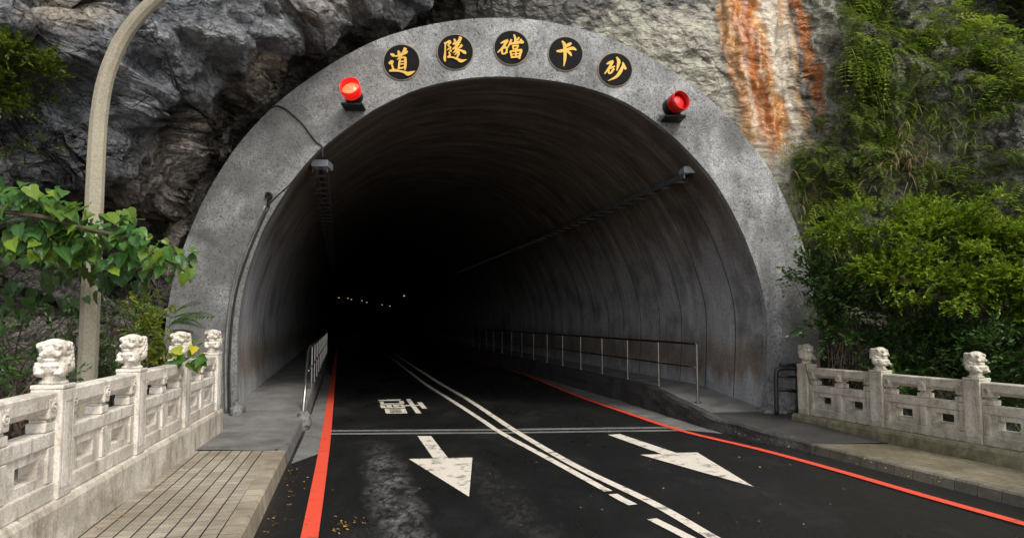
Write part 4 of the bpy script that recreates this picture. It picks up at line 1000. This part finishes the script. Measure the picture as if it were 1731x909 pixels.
# right-hand bushes
shrub('shrub', 'big bright small-leaved bush above the right balustrade, spilling out of the frame', 'bush', tuple(W(1600, 640, 10.2)),
      [(wv(1470, 390, 10.2), (.65, .5, .48)), (wv(1540, 372, 10.2), (.5, .4, .36)), (wv(1600, 400, 9.9), (.85, .6, .58)), (wv(1710, 410, 9.5), (.8, .6, .58)), (wv(1800, 430, 9.2), (.8, .6, .6)), (wv(1560, 480, 9.6), (.9, .5, .5)), (wv(1680, 490, 9.2), (.85, .5, .55)), (wv(1780, 540, 8.9), (.7, .5, .6)), (wv(1640, 545, 9.4), (.7, .45, .4)), (wv(1500, 460, 9.9), (.6, .4, .4))],
      17, .058, .20, 13, M['leaf_bright'], 9, clump=.21, stemr=.012, gaps=-.12)
shrub('shrub', 'dark glossy-leaved bush behind the right balustrade, next to the arch', 'bush', tuple(W(1440, 680, 10.5)),
      [(wv(1385, 470, 10.4), (.45, .35, .26)), (wv(1348, 470, 10.5), (.3, .25, .15)), (wv(1440, 500, 10.1), (.55, .4, .38)), (wv(1430, 565, 10.1), (.45, .35, .30)), (wv(1480, 545, 10.0), (.5, .4, .4)), (wv(1400, 520, 10.3), (.35, .3, .25))],
      13, .085, .24, 10, M['leaf_dark'], 5, clump=.25, stemr=.012, gaps=-.3)
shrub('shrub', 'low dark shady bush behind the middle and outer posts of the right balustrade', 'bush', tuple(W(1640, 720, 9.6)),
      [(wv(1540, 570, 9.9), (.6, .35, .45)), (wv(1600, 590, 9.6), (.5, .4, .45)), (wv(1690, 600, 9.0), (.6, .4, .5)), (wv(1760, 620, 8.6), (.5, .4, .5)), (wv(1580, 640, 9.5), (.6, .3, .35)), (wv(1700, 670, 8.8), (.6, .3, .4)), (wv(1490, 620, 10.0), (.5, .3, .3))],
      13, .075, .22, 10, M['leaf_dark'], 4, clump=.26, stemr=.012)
# dry stems behind the right balustrade
mb = MB()
for k in range(22):
    x = random.uniform(1375, 1500); a = W(x, 690, 10.3 + random.uniform(-.2, .2)); b = W(x + random.uniform(-40, 50), random.uniform(560, 630), 10.2)
    m_ = (a + b) / 2 + Vector((random.uniform(-.1, .1), 0, .05)); mb.tube(spline([tuple(a), tuple(m_), tuple(b)], 4), .007, 5)
tag(mb.build('dry_stems', M['twig']), 'tangle of bare dry stems behind the first right balustrade panel', 'dry stems')

# left-hand plants
root_b = W(-60, 640, 6.0)
root = empty('broadleaf_vine', root_b); tag(root, 'broad-leaved green branch arching in front of the lamp post', 'vine')
br = [root_b, W(-60, 480, 6.0), W(-20, 370, 6.0), W(60, 365, 6.0), W(140, 385, 6.1), (W(220, 405, 6.2)), W(280, 440, 6.3), W(315, 460, 6.35)]
br = spline([tuple(p) for p in br], 8); rb = np.array(root_b)
MB().tube([Vector(p) - root_b for p in br], [.03 - .022 * i / len(br) for i in range(len(br))], 7).build('branch', M['bark'], root)
L = []; D = []; N = []; Sz = []; LS = []
for x0, x1, n, yt, yb, sz in ((-70, 130, 210, lambda x: 300 + .24 * x, lambda x: 420 + .15 * x, .125), (50, 240, 175, lambda x: 304 + .27 * x, lambda x: 412 + .22 * x, .12), (200, 326, 105, lambda x: 374 + .36 * (x - 200), lambda x: 448 + .22 * (x - 200), .105)):
    for _ in range(n):
        x = rng.uniform(x0, x1); u = rng.uniform(0, 1); y = yt(x) * (1 - u) + yb(x) * u
        y += 9 * math.sin(x * .11) + rng.normal(0, 5)
        L.append(np.array(W(x, y, 5.95 + .45 * u * rng.uniform(.2, 1) + x * .0009 + rng.uniform(-.12, .22))) - rb)
        D.append(np.array([rng.normal(.2, .55), rng.normal(-.5, .4), -.5 - .4 * u + rng.normal(0, .3)]))
        N.append(np.array([rng.normal(.1, .45), -.6 + rng.normal(0, .35), .95])); Sz.append(.9 * sz * rng.choice([.5, .75, 1., 1.3, 1.7], p=[.25, .25, .25, .17, .08]))
leaves('foliage', LEAF_H, np.array(L), np.array(D), np.array(N), np.array(Sz), M['leaf_broad'], root)
L = []; D = []; N = []; Sz = []
for _ in range(110):      # hanging under-leaves
    x = rng.uniform(-40, 250); y = rng.uniform(430, 480 + 80 * max(0, 1 - x / 200))
    L.append(np.array(W(x, y, 6.6 + rng.uniform(-.1, .3))) - rb); D.append(np.array([rng.normal(0, .4), rng.normal(-.1, .4), -1])); N.append(np.array([rng.normal(0, .5), -.8, .4])); Sz.append(.115 * rng.uniform(.6, 1.3))
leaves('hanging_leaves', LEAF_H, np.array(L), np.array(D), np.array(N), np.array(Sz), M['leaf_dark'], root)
def shrub_px(name, label, cat, base, lobes, *a, **k):
    return shrub(name, label, cat, tuple(W(*base)), [(wv(*c), r) for c, r in lobes], *a, **k)
def oc(x, y, d): return (x, y, on_cliff(x, y)[0].y - d)
shrub_px('cliff_shrub', 'small yellow-green shrub clinging to the dark rock at the upper left', 'bush', oc(20, 150, 0), [(oc(12, 95, .2), (.24, .2, .24)), (oc(48, 130, .2), (.28, .22, .26)), (oc(10, 185, .2), (.25, .2, .25)), (oc(72, 100, .12), (.16, .12, .14)), (oc(60, 180, .1), (.15, .12, .14)), (oc(-40, 150, .2), (.3, .3, .4))], 10, .052, .15, 9, M['leaf_cliff'], 3, clump=.15, stemr=.008)
shrub_px('cliff_shrub', 'sparse trailing shrub on the rock edge above the broad-leaved branch', 'bush', oc(20, 265, 0), [(oc(20, 258, .1), (.28, .12, .10)), (oc(72, 250, .1), (.2, .1, .07)), (oc(-20, 275, .1), (.2, .15, .12))], 4, .045, .14, 7, M['leaf_cliff'], 2, clump=.17, stemr=.006)
shrub_px('leafy_plant', 'low green plant at the left frame edge, behind the nearest balustrade panel', 'plant', (20, 720, 6.0), [((15, 620, 6.0), (.22, .2, .16)), ((45, 650, 6.0), (.2, .2, .15)), ((-30, 640, 6.0), (.3, .2, .25))], 5, .07, .2, 8, M['leaf_dark'], 4, clump=.2)
shrub_px('leafy_plant', 'dark green plant behind the balustrade, right beside the lamp post', 'plant', (200, 690, 7.8), [((195, 600, 7.7), (.22, .2, .28)), ((215, 545, 7.9), (.2, .2, .25)), ((180, 640, 7.6), (.22, .2, .2))], 6, .06, .18, 9, M['leaf_dark'], 4, clump=.2)
shrub_px('leafy_plant', 'yellow-green feathery plant behind the third post of the left balustrade', 'plant', (275, 680, 8.6), [((265, 560, 8.6), (.22, .2, .26)), ((285, 600, 8.5), (.22, .2, .25)), ((262, 630, 8.4), (.2, .2, .2)), ((250, 520, 8.7), (.14, .12, .14))], 7, .06, .17, 10, M['leaf_yellow'], 4, clump=.18)
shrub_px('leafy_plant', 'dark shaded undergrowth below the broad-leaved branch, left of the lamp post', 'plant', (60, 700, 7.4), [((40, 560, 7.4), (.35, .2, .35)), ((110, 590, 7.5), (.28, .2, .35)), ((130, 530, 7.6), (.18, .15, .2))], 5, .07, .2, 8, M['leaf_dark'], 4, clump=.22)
# yellow and green leaves lying over the third left post
def few(name, label, cat, pts, Y, sz, mat, seed=1):
    L = []; D = []; N = []; Sz = []; b = np.array(W(pts[0][0], pts[0][1] + 20, Y))
    for x, y in pts:
        L.append(np.array(W(x, y, Y + rng.uniform(-.06, .06))) - b); D.append(np.array([rng.normal(0, .6), -.6, rng.normal(-.3, .3)])); N.append(np.array([0, -.6, .8]) + rng.normal(0, .25, 3)); Sz.append(sz * rng.uniform(.7, 1.2))
    o = leaves(name, LEAF_H, np.array(L), np.array(D), np.array(N), np.array(Sz), mat); o.location = b; return tag(o, label, cat)
few('yellow_leaves', 'bright yellow leaves draped over the lion of the third left post', 'leaves', [(300, 588), (322, 590), (312, 570), (330, 600), (327, 585), (342, 615), (308, 592)], 7.45, .13, M['yleaf'])
few('green_leaves', 'dark green leaves lying on the rail beside the third left post', 'leaves', [(305, 606), (322, 612), (290, 612), (334, 605), (298, 616), (313, 603), (345, 606)], 7.45, .17, M['leaf_broad'])

# ferns: arching fronds with rows of pinnae
def frond_tpl(n=15, wd=.17, droop=.55):
    V = []; Fs = []
    for k in range(n):
        u = (k + 1) / n; y = u - .25 * droop * u * u; z = .30 * u - droop * u * u; w_ = wd * math.sin(math.pi * min(1, u * .86 + .10)) + .012
        for sg in (-1, 1):
            i = len(V); V += [(0, y, z), (sg * w_ * .55, y + .012 + w_ * .12, z + .012), (sg * w_, y + w_ * .32, z - .03), (sg * w_ * .5, y + .070 + w_ * .12, z + .004)]
            Fs += [(i, i + 1, i + 3), (i + 1, i + 2, i + 3)]
    for k in range(n):
        u0, u1 = k / n, (k + 1) / n; i = len(V)
        f_ = lambda u: (u - .25 * droop * u * u, .30 * u - droop * u * u)
        V += [(-.006, *f_(u0)), (.006, *f_(u0)), (.004, *f_(u1)), (-.004, *f_(u1))]; Fs += [(i, i + 1, i + 2), (i, i + 2, i + 3)]
    return np.array(V), Fs
FR = frond_tpl(10, .25, .6); FRD = frond_tpl(10, .22, 1.0); FRU = frond_tpl(14, .2, .35)
def blade_tpl(n=6, wd=.016, droop=.9):
    V = []; Fs = []
    for k in range(n + 1):
        u = k / n; w_ = wd * (1 - u) ** .7; y = u - .35 * droop * u * u; z = .5 * u - droop * u * u; V += [(-w_, y, z), (w_, y, z)]
    for k in range(n): a = 2 * k; Fs += [(a, a + 1, a + 3), (a, a + 3, a + 2)]
    return np.array(V), Fs
BL = blade_tpl()
def clump_at(px, py, n, ln, spread=.12, away=1.0, down=-.1):
    p, nn = on_cliff(px, py, .02); L = []; D = []; N = []; Sz = []
    for _ in range(n):
        L.append(np.array([rng.normal(0, spread), rng.normal(0, .03), rng.normal(0, spread)])); a = rng.uniform(-1.25, 1.25)
        D.append(np.array([math.sin(a), -math.cos(a) * away, down + rng.normal(0, .35)])); N.append(np.array([0, -.15, 1.0]) + rng.normal(0, .15, 3)); Sz.append(ln * rng.uniform(.6, 1.15))
    return p, np.array(L), np.array(D), np.array(N), np.array(Sz)
def fern(px, py, n, ln, label, tpl=FR, mat='fern', name='fern', cat='fern', **k):
    p, L, D, N, Sz = clump_at(px, py, n, ln, **k)
    o = leaves(name, tpl, L, D, N, Sz, M[mat]); o.location = p
    return tag(o, label, cat, 'ferns and grasses on the right cliff')
fern(1600, 50, 40, .55, 'fern clump at the very top of the right cliff, in the dark hollow', FR, spread=.22)
fern(1650, 95, 55, .80, 'large fern with long bright fronds in the upper right corner', FR, spread=.26)
fern(1715, 150, 55, .75, 'bright fern at the right frame edge below the upper corner', FR, spread=.22)
fern(1545, 70, 40, .5, 'fern clump left of the dark hollow at the cliff top', FR, spread=.2)
fern(1448, 22, 60, .52, 'hanging fern at the top of the green curtain beside the orange streaks', FRD, spread=.18, down=-.5)
fern(1458, 90, 60, .52, 'hanging fern second from the top of the green curtain', FRD, spread=.18, down=-.5)
fern(1475, 160, 60, .52, 'hanging fern in the middle of the green curtain', FRD, mat='fern_dark', spread=.18, down=-.5)
fern(1495, 232, 60, .52, 'hanging fern at the lower end of the green curtain', FRD, spread=.2, down=-.5)
fern(1570, 205, 110, .5, 'drooping grass tuft in the middle of the right cliff', BL, name='grass_tuft', cat='grass', spread=.26, down=.1)
fern(1640, 225, 100, .45, 'drooping grass tuft on the pale sloping ledge of the right cliff', BL, name='grass_tuft', cat='grass', spread=.26, down=.1)
fern(1545, 275, 160, .55, 'dry drooping grass tuft just above the big bush', BL, mat='dry', name='grass_tuft', cat='grass', spread=.28, down=.1)
fern(1335, 262, 90, .28, 'grass tuft at the foot of the orange streaks by the arch edge', BL, mat='fern', name='grass_tuft', cat='grass', spread=.14, down=.3)
fern(1352, 330, 150, .5, 'dry brown grass tuft hanging beside the arch edge', BL, mat='dry', name='grass_tuft', cat='grass', spread=.2, down=-.1)
fern(1395, 385, 160, .6, 'mixed grass tuft right of the arch, above the dark bush', BL, mat='fern_dark', name='grass_tuft', cat='grass', spread=.24, down=.0)
fern(1420, 320, 45, .5, 'fern between the arch and the big bush, under the pale rock', FR, mat='fern', spread=.24)
fern(1640, 305, 45, .45, 'low fern behind the top of the big bush', FR, mat='fern_dark', spread=.3)
# smaller growth nobody could count: one object
L = []; D = []; N = []; Sz = []
for _ in range(620):
    r_ = rng.uniform()
    if r_ < .35: x, y = rng.normal(1470, 28), rng.uniform(-20, 300)
    elif r_ < .6: x, y = rng.normal(1360 + 40 * rng.uniform(), 26), rng.uniform(240, 470)
    elif r_ < .7: x, y = rng.uniform(1500, 1760), rng.uniform(250, 350)
    else: x, y = rng.uniform(1520, 1760), rng.uniform(-20, 200)
    if x < 1280 + max(0, (y - 250)) * .42 + 25: continue
    p, nn = on_cliff(x, y, .01); a = rng.uniform(-1.3, 1.3)
    for _ in range(3):
        L.append(np.array(p) + rng.normal(0, .04, 3)); D.append(np.array([math.sin(a), -math.cos(a), rng.normal(-.2, .5)])); N.append(np.array([0, -.2, 1]) + rng.normal(0, .2, 3)); Sz.append(rng.uniform(.15, .42))
o = leaves('cliff_undergrowth', FR, np.array(L), np.array(D), np.array(N), np.array(Sz), M['fern_dark']); tag(o, 'small ferns and weeds covering the right cliff', 'undergrowth', kind='stuff')
# feathery compound fronds left of the arch
root_p = W(290, 600, 9.2); L = []; D = []; N = []; Sz = []
for x, y, dx, dz, sz in ((300, 545, 1, .2, .75), (315, 520, 1, .05, .55), (322, 505, .8, .3, .5), (295, 530, -.6, .3, .5), (310, 535, 1, -.1, .55), (285, 560, .4, .1, .55), (270, 520, -.7, .2, .45), (300, 570, 1, -.2, .5)):
    L.append(np.array(W(290 + (x - 22 * dx - 290) * .25, 550 + (y - 550) * .45, 9.2)) - np.array(root_p)); D.append(np.array([dx, -.35, dz])); N.append(np.array([0, -.5, 1.0]) + rng.normal(0, .12, 3)); Sz.append(sz)
o = leaves('fern', FRU, np.array(L), np.array(D), np.array(N), np.array(Sz), M['leaf_dark']); o.location = root_p
tag(o, 'feathery dark green fronds against the left leg of the arch', 'fern')
# sprig on the ring and loose leaves
L = []; D = []; N = []; Sz = []
def litter_at(x, y, z): 
    p = G(x, y, z); L.append(np.array(p) + np.array([0, 0, .008])); a = rng.uniform(0, 6.28); D.append(np.array([math.cos(a), math.sin(a), rng.normal(0, .12)])); N.append(np.array([0, 0, 1]) + rng.normal(0, .25, 3)); Sz.append(rng.uniform(.015, .042))
for _ in range(60): x = rng.uniform(430, 520); litter_at(x + rng.normal(0, 10), 909 - (x - 430) * 1.75 + rng.uniform(-10, 60), 0.004)
for _ in range(35): litter_at(rng.normal(585, 20), rng.normal(888, 8), .004)
for _ in range(60): litter_at(rng.uniform(520, 1500), rng.uniform(745, 905), .004)
for _ in range(45): t_ = rng.uniform(); litter_at(130 + 250 * t_ + rng.uniform(4, 30), 905 - 190 * t_ + rng.uniform(-4, 6), .186)
for _ in range(40): x = rng.uniform(1240, 1600); litter_at(x, 730 + (x - 1240) * .24 + rng.normal(0, 5), .2 if x < 1360 else .12)
o = leaves('fallen_leaves', LEAF_D, np.array(L), np.array(D), np.array(N), np.array(Sz), M['litter']); tag(o, 'small orange fallen leaves scattered on road and pavements', 'leaves', kind='stuff')
